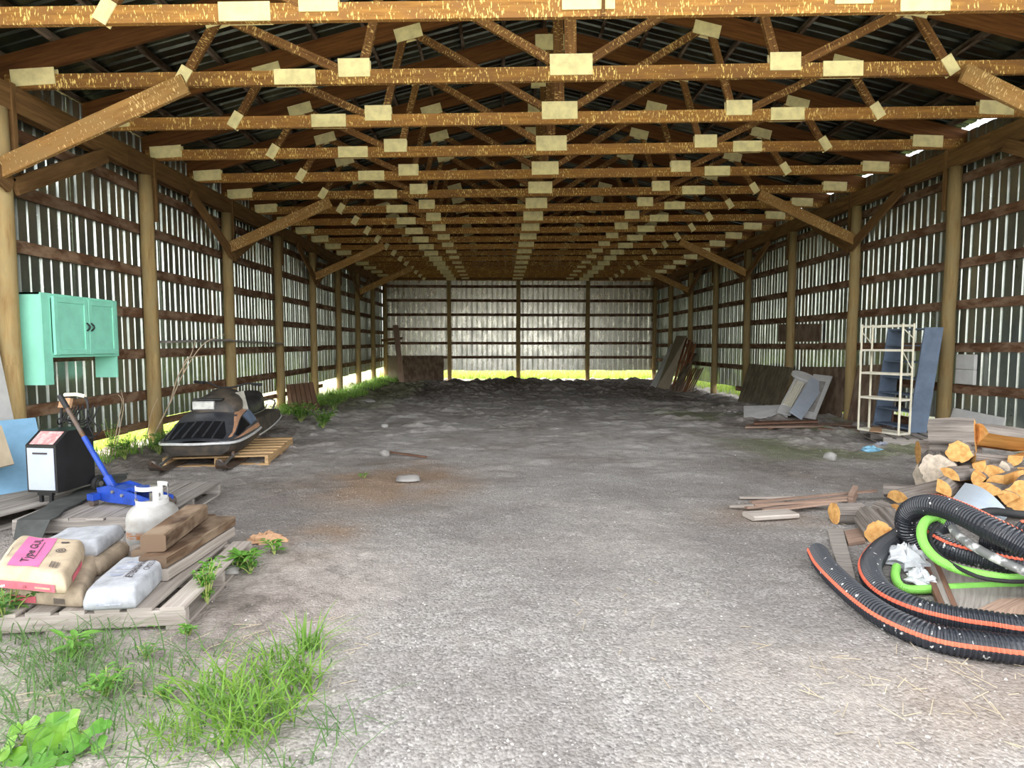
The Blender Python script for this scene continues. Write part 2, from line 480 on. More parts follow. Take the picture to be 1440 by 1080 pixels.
def ground_material():
    m, n, b = new_mat('gravel_and_soil')
    v = coords(n, 'Object', (1, 1, 1), False)
    def attr(k):
        a = n.nodes.new('ShaderNodeAttribute'); a.attribute_name = k
        return a.outputs['Fac']
    big = noise(n, v, .8, 4)
    mid = noise(n, v, 7, 5, .65)
    fine = noise(n, v, 55, 4, .7)
    vo = N(n, 'ShaderNodeTexVoronoi', Scale=75.0); n.links.new(v, vo.inputs['Vector'])
    vo2 = N(n, 'ShaderNodeTexVoronoi', Scale=30.0); n.links.new(v, vo2.inputs['Vector'])
    grav = ramp(n, fine, [(.28, (.11, .103, .098)), (.5, (.31, .295, .28)), (.72, (.47, .45, .428))])
    grav = mixc(n, .42, grav, ramp(n, vo.outputs['Color'], [(.1, (.09, .085, .082)), (.5, (.31, .295, .28)), (.9, (.62, .595, .56))]))
    grav = mixc(n, ramp(n, mid, [(.4, (0, 0, 0)), (.7, (.55, .55, .55))]), grav, (.25, .228, .20))
    pale = mth(n, 'MULTIPLY', mth(n, 'LESS_THAN', vo2.outputs['Distance'], .22), mth(n, 'GREATER_THAN', vo2.outputs['Color'], .72))
    grav = mixc(n, mth(n, 'MULTIPLY', pale, .4), grav, (.58, .555, .53))
    grav = mixc(n, ramp(n, big, [(.42, (0, 0, 0)), (.62, (.5, .5, .5))]), grav, (.15, .135, .13))
    dusty = ramp(n, mid, [(.28, (.28, .26, .245)), (.45, (.58, .55, .525)), (.72, (.76, .73, .70))])  # pale mix carrying the painted brightness of the inner ground
    dusty = mixc(n, ramp(n, big, [(.45, (0, 0, 0)), (.62, (.6, .6, .6))]), dusty, (.33, .28, .235))
    dusty = mixc(n, .35, dusty, grav)
    grav = mixc(n, attr('dust'), grav, dusty)
    soil = ramp(n, mid, [(.3, (.14, .118, .104)), (.48, (.42, .375, .34)), (.75, (.66, .61, .565))])
    soil = mixc(n, .35, soil, ramp(n, fine, [(.3, (.10, .085, .075)), (.7, (.50, .45, .40))]))
    c = mixc(n, mth(n, 'MULTIPLY', attr('soil'), .85), grav, soil)
    c = mixc(n, mth(n, 'MULTIPLY', attr('dark'), .8), c, ramp(n, mid, [(.3, (.045, .036, .030)), (.5, (.15, .118, .098)), (.75, (.29, .24, .205))]))
    chaff = ramp(n, fine, [(.3, (.17, .10, .06)), (.7, (.42, .29, .18))])
    c = mixc(n, mth(n, 'MULTIPLY', attr('chaff'), .75), c, chaff)
    moss = ramp(n, fine, [(.3, (.06, .085, .02)), (.7, (.20, .25, .06))])
    c = mixc(n, mth(n, 'MULTIPLY', attr('moss'), mth(n, 'MULTIPLY', mid, 1.1, True)), c, moss)
    n.links.new(c, b.inputs['Base Color'])
    b.inputs['Roughness'].default_value = .95
    b.inputs['Specular IOR Level'].default_value = .15
    h = mth(n, 'ADD', mth(n, 'MULTIPLY', fine, .5), mth(n, 'ADD', mid, mth(n, 'MULTIPLY', vo.outputs['Distance'], -.5)))
    bump(n, b, h, .7, .02)
    return m
gm = ground_mesh(); gm.materials.append(ground_material())
floor = bpy.data.objects.new('floor', gm); C.objects.link(floor); floor['kind'] = 'structure'

M['meadow'] = plain('meadow_soil', (.16, .20, .05), .95, var=.4, scale=1.5)
mb = MB(); mb._q([(-60, -40, -.20), (60, -40, -.20), (60, 80, -.20), (-60, 80, -.20)])
o = mb.build('ground', M['meadow']); o['kind'] = 'structure'

M['bounce_gravel'] = plain('bounce_apron_gravel', (.40, .37, .34), .95, var=.35, scale=3)  # unseen gravel apron behind the camera, added to bounce light inside
mb = MB(); mb._q([(-7, -26, -.115), (10, -26, -.115), (10, 1.0, -.115), (-7, 1.0, -.115)])
o = mb.build('bounce_apron', M['bounce_gravel']); o['kind'] = 'structure'

# ================================================================== SHELL
XL, XR, YB, Y0 = -5.05, 6.80, 25.4, 3.62
XC = 0.75
def zl(y): return 4.145 + .0085 * (y - 6)
def zr(y): return 4.415 - .0060 * (y - 8)
def frame(y):
    a = math.atan((zr(y) - zl(y)) / (XR - XL))
    return zl(y) + (XC - XL) * math.tan(a), -a
def chord_z(x, y):
    return zl(y) + (zr(y) - zl(y)) * (x - XL) / (XR - XL)
PITCH_R = .25
RIDGE_B = .085 + PITCH_R * 5.6       # underside of rafter at the ridge, above chord centre
def rafter_under(dx): return RIDGE_B - PITCH_R * abs(dx)

def rib_profile(nrib, pitch, start):
    pts = [(0, 0)]
    for k in range(nrib):
        u = start + k * pitch
        d, bw, sl = (.024, .030, .014) if k % 2 == 0 else (.013, .016, .009)
        pts += [(u - bw / 2 - sl, 0), (u - bw / 2, d), (u + bw / 2, d), (u + bw / 2 + sl, 0)]
    pts.append((nrib * pitch, 0))
    return pts
RP = rib_profile(6, .1524, .0762)
def v_profile(nrib, pitch):
    pts = [(0, 0)]
    for k in range(nrib):
        u = (k + .5) * pitch
        pts += [(u - .042, 0), (u - .004, .040), (u + .004, .040), (u + .042, 0)]
    return pts + [(nrib * pitch, 0)]
RPB = v_profile(4, .2286)
SW = 6 * .1524
def wall_sheet_mesh(kind, z0, z1a, z1b=None):
    mb = MB()
    z1b = z1a if z1b is None else z1b
    PR = RPB if kind == 'B' else RP
    for (u, d), (u2, d2) in zip(PR[:-1], PR[1:]):
        t = lambda uu: z1a + (z1b - z1a) * uu / SW
        if kind == 'L': q = [(-d, u, z0), (-d2, u2, z0), (-d2, u2, t(u2)), (-d, u, t(u))]
        elif kind == 'R': q = [(d, u, z0), (d2, u2, z0), (d2, u2, t(u2)), (d, u, t(u))]
        else: q = [(u, d, z0), (u2, d2, z0), (u2, d2, t(u2)), (u, d, t(u))]
        mb._q(q)
    return mb.mesh('wall_sheet', M['sheet_back_lit'] if kind == 'B' else M['sheet'])
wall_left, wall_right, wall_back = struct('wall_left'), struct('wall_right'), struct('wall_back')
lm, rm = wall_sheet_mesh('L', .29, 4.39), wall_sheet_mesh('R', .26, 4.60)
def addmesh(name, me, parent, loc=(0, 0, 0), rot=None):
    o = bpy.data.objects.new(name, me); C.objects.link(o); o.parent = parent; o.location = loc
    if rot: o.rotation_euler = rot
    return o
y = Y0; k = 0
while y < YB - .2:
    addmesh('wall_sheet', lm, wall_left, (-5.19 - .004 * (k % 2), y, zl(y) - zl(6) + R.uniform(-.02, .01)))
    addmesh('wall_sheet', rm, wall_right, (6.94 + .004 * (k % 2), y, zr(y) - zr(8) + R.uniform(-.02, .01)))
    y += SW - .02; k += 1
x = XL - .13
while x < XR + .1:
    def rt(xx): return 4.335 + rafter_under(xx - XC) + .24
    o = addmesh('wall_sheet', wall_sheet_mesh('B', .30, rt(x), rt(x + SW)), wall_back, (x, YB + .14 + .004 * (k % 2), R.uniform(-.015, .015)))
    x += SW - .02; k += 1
# girts
for r in range(7):
    for i in range(5):
        ya, yb = Y0 + i * 4.37, min(Y0 + (i + 1) * 4.37, YB + .1)
        zz = .10 + .59 * r if r else .245
        if r == 0 and i not in (0, 1, 2): continue
        e = lambda yy: zz + .006 * (yy - 8) * (r > 0)
        MB().beam((-5.163, ya, e(ya) + R.uniform(-.012, .012)), (-5.163, yb, e(yb) + R.uniform(-.012, .012)), .04, .135 if r else .10).build('girt', M['girt'], wall_left)
    for i in range(5):
        ya, yb = Y0 + i * 4.37, min(Y0 + (i + 1) * 4.37, YB + .1)
        zz = .13 + .625 * r
        if r == 0 and i in (0, 3, 4): continue
        MB().beam((6.913, ya, zz + R.uniform(-.012, .012) + .002 * (ya - 8)), (6.913, yb, zz + R.uniform(-.012, .012) + .002 * (yb - 8)), .04, .135).build('girt', M['girt'], wall_right)
    if r < 6:
        for i, (xa, xb) in enumerate(((-5.1, -2.25), (-2.25, .78), (.78, 3.84), (3.84, 6.85))):
            zz = .89 + .62 * r
            MB().beam((xa, YB + .115, zz + R.uniform(-.01, .01)), (xb, YB + .115, zz + R.uniform(-.01, .01)), .04, .12).build('girt', M['girt'], wall_back)
# eave plates
for i in range(5):
    ya, yb = Y0 + i * 4.37, min(Y0 + (i + 1) * 4.37, YB + .1)
    for off in (-.045, .045):
        hh = .27
        MB().beam((XL + off, ya, zl(ya) - .085 - hh / 2), (XL + off, yb, zl(yb) - .085 - hh / 2), .045, hh).build('eave_plate', M['plate'], wall_left)
        MB().beam((XR + off, ya, zr(ya) - .085 - hh / 2), (XR + off, yb, zr(yb) - .085 - hh / 2), .045, hh).build('eave_plate', M['plate'], wall_right)
MB().beam((XL, YB - .06, 4.36), (XR, YB - .06, 4.36), .05, .2).build('eave_plate', M['plate'], wall_back)

# ------------------------------------------------------------------ ceiling (roof underside)
ceiling = struct('ceiling')
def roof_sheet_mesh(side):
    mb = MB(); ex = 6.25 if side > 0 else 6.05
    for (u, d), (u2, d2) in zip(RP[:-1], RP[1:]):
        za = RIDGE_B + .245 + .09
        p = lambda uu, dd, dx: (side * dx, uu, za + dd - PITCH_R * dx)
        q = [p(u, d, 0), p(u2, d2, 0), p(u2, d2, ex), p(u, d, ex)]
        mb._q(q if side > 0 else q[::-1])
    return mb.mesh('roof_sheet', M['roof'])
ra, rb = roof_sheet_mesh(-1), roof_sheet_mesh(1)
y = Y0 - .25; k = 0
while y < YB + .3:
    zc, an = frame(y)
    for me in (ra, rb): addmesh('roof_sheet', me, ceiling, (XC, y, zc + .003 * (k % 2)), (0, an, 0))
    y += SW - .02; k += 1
for side in (-1, 1):
    for r in range(11):
        dx = .12 + r * .585
        def pp(yy):
            xx = XC + side * dx
            return (xx, yy, chord_z(xx, yy) + rafter_under(dx) + .245 + .043)
        for i in range(5):
            ya, yb = Y0 - .1 + i * 4.4, min(Y0 - .1 + (i + 1) * 4.4, YB + .2)
            MB().beam(pp(ya), pp(yb), .04, .085, (0 + side * .24, 0, 1)).build('purlin', M['purlin'], ceiling)

# ------------------------------------------------------------------ posts with knee braces
def pole_mesh(top, ln=1.0):
    n = 9; path = []; rr = []
    for i in range(n):
        z = -.35 + (top + .35) * i / (n - 1)
        path.append((R.uniform(-.006, .006), R.uniform(-.006, .006), z)); rr.append(.098 - .010 * i / (n - 1) + R.uniform(-.002, .002))
    return MB().tube(path, rr, 14)
def wall_post(x, y, top, label, side=None, braces=False, scab=True):
    t = thing('wall_post', label, 'post', (x, y, 0), 0, 'round timber posts along the shed walls')
    pole_mesh(top).build('pole', M['post'], t, smooth=True)
    if side is None: return t
    s = 1 if side == 'L' else -1
    if scab:
        MB().beam((s * .02, .115, top - .62), (s * .02, .115, top + .28), .05, .13, (1, 0, 0)).build('scab_board', M['plate'], t)
    if braces:
        zb = top - .66
        MB().beam((s * .02, -.125, zb - .02), (s * 1.95, -.125, top + .185), .045, .19, ch=.004).build('knee_brace', M['brace'], t)
        MB().beam((s * .115, -.02, zb - .12), (s * .115, -1.42, top - .02), .045, .17, ch=.004).build('knee_brace', M['plate'], t)
        MB().beam((s * .115, .02, zb - .12), (s * .115, 1.42, top - .02), .045, .17, ch=.004).build('knee_brace', M['plate'], t)
    return t
for k in range(9):
    yy = 6.05 + 2.42 * k
    last = k == 8
    wall_post(XL, yy, zl(yy) - .085 - .27,
              ('timber corner post where the left and back walls meet' if last else
               'round tan post on the left wall%s, %s from the front' % (' with knee braces' if k % 2 == 0 else '', ORD[k])),
              'L', k % 2 == 0 and not last, not last)
for k in range(-1, 8):
    yy = 8.66 + 2.39 * k
    last = k == 7
    if k == -1: lab = 'braced post on the right wall nearest the camera, only its brace in view'
    elif last: lab = 'timber corner post where the right and back walls meet'
    else: lab = 'round tan post on the right wall%s, %s in view from the front' % (' with knee braces' if k % 2 == 1 else '', ORD[k])
    wall_post(XR, yy, zr(yy) - .085 - .27, lab, 'R', k % 2 == 1 and not last, not last)
for i, xx in enumerate((-2.25, .78, 3.84)):
    wall_post(xx, YB, 4.26, 'brown post on the back wall, %s' % ('beside the leaning plywood sheets', 'under the middle of the roof', 'nearer the tan boards leaning at right')[i])

# ------------------------------------------------------------------ trusses
def truss(y, first=None, label=''):
    t = thing('roof_truss', label, 'truss', (XC, y, frame(y)[0]), 0, 'timber roof trusses across the shed')
    t.rotation_euler = (0, frame(y)[1], 0)
    if first:
        for ch in first.children: inst(ch, t)
        return t
    T = .045
    def m(name, p, q, h, mat, yo=0.0):
        MB().beam((p[0], yo, p[1]), (q[0], yo, q[1]), T, h, (1, 0, 0) if p[0] == q[0] else (0, 0, 1)).build(name, mat, t)
    m('bottom_chord', (-5.9, -.012), (6.15, -.012), .145, M['truss'])
    s_ = math.cos(math.atan(PITCH_R))
    c0 = .12 / s_
    m('top_chord', (-6.15, rafter_under(6.15) + c0), (-.01, RIDGE_B + c0), .235, M['topchord'])
    m('top_chord', (.01, RIDGE_B + c0), (6.35, rafter_under(6.35) + c0), .235, M['topchord'])
    m('king_post', (0, .0), (0, RIDGE_B + .15), .125, M['web'], .006)
    for s in (-1, 1):
        m('web', (s * .05, .04), (s * 1.85, rafter_under(1.85) + .05), .088, M['web'], -.004 * s)
        m('web', (s * 1.92, rafter_under(1.9) + .05), (s * 2.22, .0), .088, M['web'], .003)
        m('web', (s * 2.34, .02), (s * 3.62, rafter_under(3.62) + .03), .088, M['web'], -.003)
        m('web', (s * 3.66, rafter_under(3.66) + .06), (s * 4.08, -.03), .088, M['web'], .004)
    def gus(cx, cz, w_, h_, ang=0.0, name='gusset'):
        for yo in (-.030, .030):
            d = Vector((math.cos(ang), 0, math.sin(ang))) * w_ / 2
            c = Vector((cx, yo, cz))
            MB().beam(c - d, c + d, .011, h_, (-math.sin(ang), 0, math.cos(ang))).build(name, M['gusset'], t)
    gus(0.0, .075, .45, .215)
    gus(0.0, RIDGE_B + .02, .42, .22)
    for s in (-1, 1):
        gus(s * 2.28, .075, .33, .185)
        gus(s * 2.90, -.008, .43, .155)
        gus(s * 5.60, .03, .45, .17, -s * .05)
        gus(s * 1.87, rafter_under(1.87) + .02, .34, .16, -s * math.atan(PITCH_R))
        gus(s * 3.64, rafter_under(3.64) + .03, .34, .15, -s * math.atan(PITCH_R))
        gus(s * 4.06, .015, .20, .125, -s * 1.0)
    return t
tr0 = None
NT = 18
for k in range(NT):
    yy = 5.11 + 1.19 * k
    lab = 'orange-brown timber roof truss with pale plywood gussets, %s back from the open front' % ORD[k]
    t = truss(yy, tr0, lab)
    if tr0 is None: tr0 = t
MB().beam((.12, -.045, -.10), (.14, -.045, .42), .028, .012, (0, 1, 0)).build('hanging_lath', M['web'], tr0)
#@@SHELL_END

# ================================================================== OBJECTS
M['teal'] = plain('teal_paint', (.32, .83, .63), .5, var=.12, scale=5)
M['teal_side'] = plain('teal_paint_panel', (.36, .88, .69), .5, var=.1, scale=4)
M['black'] = plain('black_metal', (.018, .018, .020), .45, var=.3)
M['blackplastic'] = plain('black_plastic', (.022, .022, .024), .5, var=.3)
M['white_panel'] = plain('white_enamel', (.47, .52, .60), .3, var=.08)
M['blue_foam'] = plain('blue_foam_board', (.25, .47, .68), .8, var=.12, scale=7)
M['blue_paint'] = plain('blue_enamel', (.022, .075, .44), .35, var=.3, scale=12)
M['steel'] = plain('worn_steel', (.42, .41, .39), .4, .8, var=.4, scale=14)
M['dark_steel'] = plain('dark_rusty_steel', (.14, .12, .11), .55, .5, var=.4, scale=14, col2=(.16, .09, .05))
M['white_paint'] = plain('white_paint', (.60, .595, .58), .55, var=.12, scale=8)
M['cream'] = plain('cream_enamel', (.84, .80, .66), .45, var=.12, scale=8)
M['slate'] = plain('slate_blue_paint', (.155, .205, .29), .6, var=.25, scale=5)
M['rubber'] = plain('black_rubber', (.02, .02, .021), .7, var=.3)
M['pink'] = plain('faded_pink_label', (.62, .24, .24), .6, var=.35, scale=30, col2=(.72, .52, .50))
M['cardboard'] = plain('cardboard', (.55, .33, .19), .8, var=.2)
M['magenta'] = plain('magenta_print', (.62, .15, .33), .7, var=.12, scale=10)
M['redprint'] = plain('red_print', (.62, .13, .17), .7, var=.2, scale=14)
M['kraft'] = plain('tan_paper', (.50, .40, .28), .8, var=.25, scale=9, bstr=.25)
M['kraft_old'] = plain('stained_tan_paper', (.43, .345, .25), .85, var=.4, scale=9, bstr=.3)
M['whitepaper'] = plain('white_paper', (.43, .445, .475), .75, var=.32, scale=11, bstr=.5)
M['ink'] = plain('dark_ink', (.06, .05, .055), .7, var=.2)
M['blue_ink'] = plain('blue_grey_ink', (.25, .28, .36), .7, var=.3, scale=20, col2=(.5, .52, .56))
M['tar'] = plain('black_felt', (.075, .08, .075), .9, var=.4)
M['hose'] = plain('black_corrugated_plastic', (.022, .025, .031), .34, var=.25, scale=7, spec=.6)
M['orange'] = plain('orange_stripe', (.80, .16, .085), .55, var=.15)
M['green_hose'] = plain('lime_hose', (.25, .62, .11), .45, var=.12)
M['grey_hose'] = plain('dirty_grey_hose', (.16, .165, .16), .6, col2=(.62, .62, .60), scale=12, lo=.5, hi=.6)
M['poly'] = plain('white_plastic_film', (.62, .64, .66), .4, var=.1)
M['tin'] = plain('pale_sheet_metal', (.62, .72, .82), .5, .35, var=.12, scale=5)
M['stone'] = plain('pale_stone', (.46, .445, .42), .85, var=.3, scale=6, bstr=.4)
M['grey_stone'] = plain('grey_stone', (.36, .34, .32), .9, var=.35, scale=6, bstr=.4)
M['tank'] = None
def hose_mat():
    m, n, b = new_mat('black_corrugated_plastic_specked')
    v = coords(n, 'Object', (1, 1, 1), False)
    f = noise(n, v, 34, 2, .5); f2 = noise(n, v, 5, 2)
    k = mth(n, 'ADD', f, mth(n, 'MULTIPLY', mth(n, 'SUBTRACT', f2, .5), .3))
    n.links.new(mixc(n, ramp(n, k, [(.70, (0, 0, 0)), (.73, (1, 1, 1))]), (.020, .023, .030), (.62, .62, .60)), b.inputs['Base Color'])
    b.inputs['Roughness'].default_value = .36; b.inputs['Specular IOR Level'].default_value = .55
    return m
M['hose'] = hose_mat()
def tank_mat():
    m, n, b = new_mat('tank_paint')
    v = coords(n, 'Object', (1, 1, 1), False)
    f = noise(n, v, 9, 4)
    base = ramp(n, f, [(.4, (.44, .435, .42)), (.7, (.32, .30, .27))])
    sx = N(n, 'ShaderNodeSeparateXYZ'); n.links.new(v, sx.inputs[0])
    band = mth(n, 'LESS_THAN', mth(n, 'ABSOLUTE', mth(n, 'SUBTRACT', sx.outputs['Z'], .145)), .022)
    side = mth(n, 'MULTIPLY', mth(n, 'LESS_THAN', sx.outputs['Y'], -.10), mth(n, 'LESS_THAN', sx.outputs['X'], .06))
    f2 = noise(n, coords(n, 'Object', (9, 9, 40), False), 2.5, 4)
    k = mth(n, 'MULTIPLY', mth(n, 'MULTIPLY', band, side), ramp(n, f2, [(.42, (0, 0, 0)), (.55, (1, 1, 1))]))
    low = mth(n, 'MULTIPLY', mth(n, 'LESS_THAN', sx.outputs['Z'], .05), ramp(n, f2, [(.5, (0, 0, 0)), (.6, (1, 1, 1))]))
    c = mixc(n, mth(n, 'MAXIMUM', k, mth(n, 'MULTIPLY', low, .5)), base, (.42, .17, .06))
    n.links.new(c, b.inputs['Base Color']); b.inputs['Roughness'].default_value = .42
    return m
M['tank'] = tank_mat()

# ------------------------------------------------------------------ pallets
def pallet(name, label, loc, rz, w, d, nb, mat, h=.125, bw=.09, along='Y', group=None):
    """deck boards run along Y (or X), stringers the other way"""
    t = thing(name, label, 'pallet', loc, rz, group)
    if along == 'Y':
        for i in range(nb):
            x = -w / 2 + bw / 2 + (w - bw) * i / (nb - 1)
            MB().beam((x + R.uniform(-.004, .004), -d / 2 + R.uniform(-.01, .01), h - .009), (x + R.uniform(-.008, .008), d / 2 + R.uniform(-.01, .01), h - .009), bw, .018, ch=.003).build('deck_board', mat, t)
        for y in (-d / 2 + .02, 0, d / 2 - .02):
            MB().beam((-w / 2, y, .018 + (h - .036) / 2), (w / 2, y, .018 + (h - .036) / 2), .038, h - .037, ch=.003).build('stringer', mat, t)
        for x in (-w / 2 + .05, 0, w / 2 - .05):
            MB().beam((x, -d / 2, .009), (x, d / 2, .009), .09, .018).build('bottom_board', mat, t)
    else:
        for i in range(nb):
            y = -d / 2 + bw / 2 + (d - bw) * i / (nb - 1)
            MB().beam((-w / 2 + R.uniform(-.01, .01), y, h - .009), (w / 2 + R.uniform(-.01, .01), y + R.uniform(-.006, .006), h - .009), bw, .018, ch=.003).build('deck_board', mat, t)
        for x in (-w / 2 + .02, 0, w / 2 - .02):
            MB().beam((x, -d / 2, .018 + (h - .036) / 2), (x, d / 2, .018 + (h - .036) / 2), .038, h - .037, ch=.003).build('stringer', mat, t)
        for y in (-d / 2 + .05, 0, d / 2 - .05):
            MB().beam((-w / 2, y, .009), (w / 2, y, .009), .09, .018).build('bottom_board', mat, t)
    return t
gC = .0
palC = pallet('wooden_pallet', 'weathered pallet under the cement bags at the open front', (-2.20, 3.23, gC), math.radians(5), 1.20, .97, 8, M['pale_grey_wood'], bw=.115, h=.115)
palB = pallet('wooden_pallet', 'grey pallet under the blue floor jack', (-3.08, 4.76, g(-3.08, 4.76) + .005), math.radians(4), 1.02, 1.10, 8, M['grey_wood'], bw=.122)
palA = pallet('wooden_pallet', 'grey pallet under the battery charger against the blue board', (-4.10, 4.90, g(-4.0, 4.8) + .005), math.radians(-14), .95, 1.15, 7, M['grey_wood'], bw=.125)
palS = pallet('wooden_pallet', 'fresh tan pallet under the snowmobile', (-3.40, 7.35, g(-3.3, 7.3) - .01), math.radians(8), 1.15, 1.35, 7, M['tan_wood'], along='X', bw=.10, h=.12)
palR = pallet('wooden_pallet', 'grey pallet under the cream shelving unit by the right wall', (5.95, 8.15, g(5.9, 8.1)), math.radians(-18), 1.05, 1.15, 7, M['grey_wood'], bw=.11)
ZC, ZB, ZA, ZR = gC + .116, palB.location.z + .125, palA.location.z + .125, palR.location.z + .125

# ------------------------------------------------------------------ teal cabinet on the left wall
t = thing('wall_cabinet', 'teal two-door wall cabinet hung on the left wall beside the first post', 'cabinet', (-5.12, 6.20, 0))
W_, D_ = 1.20, .27
zt, zb, zleg = 1.96, 1.27, 1.0
MB().box((D_ / 2, W_ / 2, zt - .01), (D_, W_, .02)).build('top_panel', M['teal'], t)
MB().box((D_ / 2, W_ / 2, zb + .01), (D_, W_ - .04, .02)).build('bottom_panel', M['teal'], t)
MB().box((.006, W_ / 2, (zt + zb) / 2), (.012, W_, zt - zb)).build('back_panel', M['teal'], t)
MB().box((D_ / 2, .01, (zt + zleg - .02) / 2), (D_, .02, zt - zleg + .02)).build('side_panel', M['teal_side'], t)
MB().box((D_ / 2, W_ - .01, (zt + zleg) / 2), (D_, .02, zt - zleg)).build('side_panel', M['teal_side'], t)
ff = MB()
ff.box((D_ + .009, .06, (zt + zleg - .02) / 2), (.018, .12, zt - zleg + .02)).box((D_ + .009, W_ - .03, (zt + zb) / 2), (.018, .06, zt - zb))
ff.box((D_ + .009, W_ / 2 + .03, zt - .025), (.018, W_ - .18, .05)).box((D_ + .009, W_ / 2 + .03, zb + .025), (.018, W_ - .18, .05))
ff.build('face_frame', M['teal'], t)
for i, (ya, yb) in enumerate(((.13, .645), (.655, 1.13))):
    d = thing('door', '', ''); del d['label']; del d['category']; d.parent = t
    xx = D_ + .018 + .01; zc_, hh = (zt + zb) / 2, zt - zb - .06
    MB().box((xx, (ya + yb) / 2, zc_), (.018, yb - ya, hh), ch=.003).build('door_leaf', M['teal'], d)
    fr = MB()
    for (a, b_) in ((ya + .03, ya + .03), (yb - .03, yb - .03)): fr.box((xx + .014, a, zc_), (.012, .06, hh), ch=.004)
    fr.box((xx + .014, (ya + yb) / 2, zc_ + hh / 2 - .03), (.012, yb - ya - .12, .06), ch=.004).box((xx + .014, (ya + yb) / 2, zc_ - hh / 2 + .03), (.012, yb - ya - .12, .06), ch=.004)
    fr.build('door_rail', M['teal'], d)
    hy = yb - .03 if i == 0 else ya + .03
    MB().tube([(xx + .02 + .035 * math.sin(PI * q / 8), hy, zc_ - .045 + .09 * q / 8) for q in range(9)], .009, 8).build('handle', M['black'], d)

# ------------------------------------------------------------------ boards leaning at the left edge
def slab(name, c4, th, mat, label=None, cat=None, group=None, parent=None):
    o = MB().slab(c4, th).build(name, mat, parent)
    if label: tag(o, label, cat, group)
    return o
slab('foam_board', [at(-70, 722, 4.58), at(70, 690, 5.17), at(50, 587, 5.72), at(-70, 598, 5.15)], .04, M['blue_foam'], 'pale blue foam insulation board leaning against the first left post', 'board')
slab('white_board', [at(-45, 640, 5.35), atx(27, 625, -4.85), atx(-6, 470, -5.07), atx(-40, 470, -5.07)], .02, M['white_paint'], 'tall white board leaning behind the blue foam board', 'board')
sb = MB().slab([at(-60, 672, 4.66), at(20, 652, 4.92), at(2, 598, 5.1), at(-76, 612, 4.8)], .015).build('plywood_scrap', M['tan_ply'])
tag(sb, 'brown plywood scrap with a ragged edge in front of the blue board', 'board')

# ------------------------------------------------------------------ battery charger on wheels
t = thing('battery_charger', 'wheeled black battery charger with white front panel on the left pallet', 'battery charger', (-3.66, 4.82, ZA), math.radians(-8))
bw_, bd_, z0, z1 = .27, .36, .085, .47
MB().loft([[(-bw_ / 2, -bd_ / 2, z0), (bw_ / 2, -bd_ / 2, z0), (bw_ / 2, -bd_ / 2, z1), (-bw_ / 2, -bd_ / 2, z1)],
           [(-bw_ / 2, -bd_ / 2 + .12, z0), (bw_ / 2, -bd_ / 2 + .12, z0), (bw_ / 2, -bd_ / 2 + .12, z1 + .10), (-bw_ / 2, -bd_ / 2 + .12, z1 + .10)],
           [(-bw_ / 2, bd_ / 2, z0), (bw_ / 2, bd_ / 2, z0), (bw_ / 2, bd_ / 2, z1 + .10), (-bw_ / 2, bd_ / 2, z1 + .10)]], True).build('case', M['black'], t)
MB().box((0, -bd_ / 2 - .004, (z0 + z1) / 2), (bw_ - .035, .008, z1 - z0 - .045), ch=.002).build('front_panel', M['white_panel'], t)
MB().box((.0, -bd_ / 2 - .010, z1 - .065), (.13, .003, .014)).build('name_strip', M['ink'], t)
MB().slab([(-bw_ / 2 + .03, -bd_ / 2 + .005, z1 + .008), (bw_ / 2 - .03, -bd_ / 2 + .005, z1 + .008), (bw_ / 2 - .03, -bd_ / 2 + .112, z1 + .096), (-bw_ / 2 + .03, -bd_ / 2 + .112, z1 + .096)], .006).build('control_panel', M['pink'], t)
hf = MB()
hx = .125
hf.tube(spline([(-hx, .13, z1 + .05), (-hx, .15, .72), (-hx + .01, .155, .80), (-hx + .05, .155, .83), (hx - .05, .155, .83), (hx - .01, .155, .80), (hx, .15, .72), (hx, .13, z1 + .05)], .03), .010, 8)
hf.build('handle_frame', M['black'], t)
MB().tube([(-.09, .155, .845), (.02, .155, .85), (.1, .155, .835)], .017, 8).build('handle_grip', M['cream'], t)
MB().slab([(-.13, .12, .74), (-.03, .12, .74), (-.02, .135, .82), (-.12, .135, .82)], .03).build('clamp_cover', M['cardboard'], t)
for s in (-1, 1):
    wl = MB()
    ring = [(s * (bw_ / 2 + .03), bd_ / 2 + .075 * math.cos(a), .078 + .075 * math.sin(a)) for a in [2 * PI * q / 20 for q in range(20)]]
    wl.tube([(q[0], bd_ / 2 + (q[1] - bd_ / 2) * .75, .078 + (q[2] - .078) * .75) for q in ring], .020, 8, closed=True)
    wl.tube([(s * (bw_ / 2 + .01), bd_ / 2, .078), (s * (bw_ / 2 + .05), bd_ / 2, .078)], .05, 14)
    wo_ = wl.build('wheel', M['rubber'], t, smooth=True)
    MB().tube([(s * (bw_ / 2 + .045), bd_ / 2, .078), (s * (bw_ / 2 + .056), bd_ / 2, .078)], .022, 10).build('hub', M['steel'], wo_)
MB().box((0, -bd_ / 2 + .03, .07), (.13, .03, .025)).box((-.045, -bd_ / 2 + .03, .03), (.022, .022, .06)).box((.045, -bd_ / 2 + .03, .03), (.022, .022, .06)).build('front_foot', M['black'], t)
cb = MB()
for q in range(5):
    a = R.uniform(0, 6)
    cb.tube(spline([(-.06 + .03 * q, .16, .74), (-.10 + .07 * q, .10 - .03 * q, .60 + .02 * q), (-.02 + .05 * q, .02, .66 - .02 * q), (.05 + .03 * q, .14, .63), (.02 + .05 * q, .16, .76)], .03), .006, 6)
cb.tube(spline([(.12, .15, .72), (.2, .10, .64), (.26, .12, .55), (.19, .1, .49), (.14, .1, .52)], .03), .006, 6)
cb.tube(spline([(.12, .15, .66), (.22, .05, .60), (.25, .06, .50), (.17, .05, .5)], .03), .006, 6)
cb.build('cable', M['rubber'], t, smooth=True)

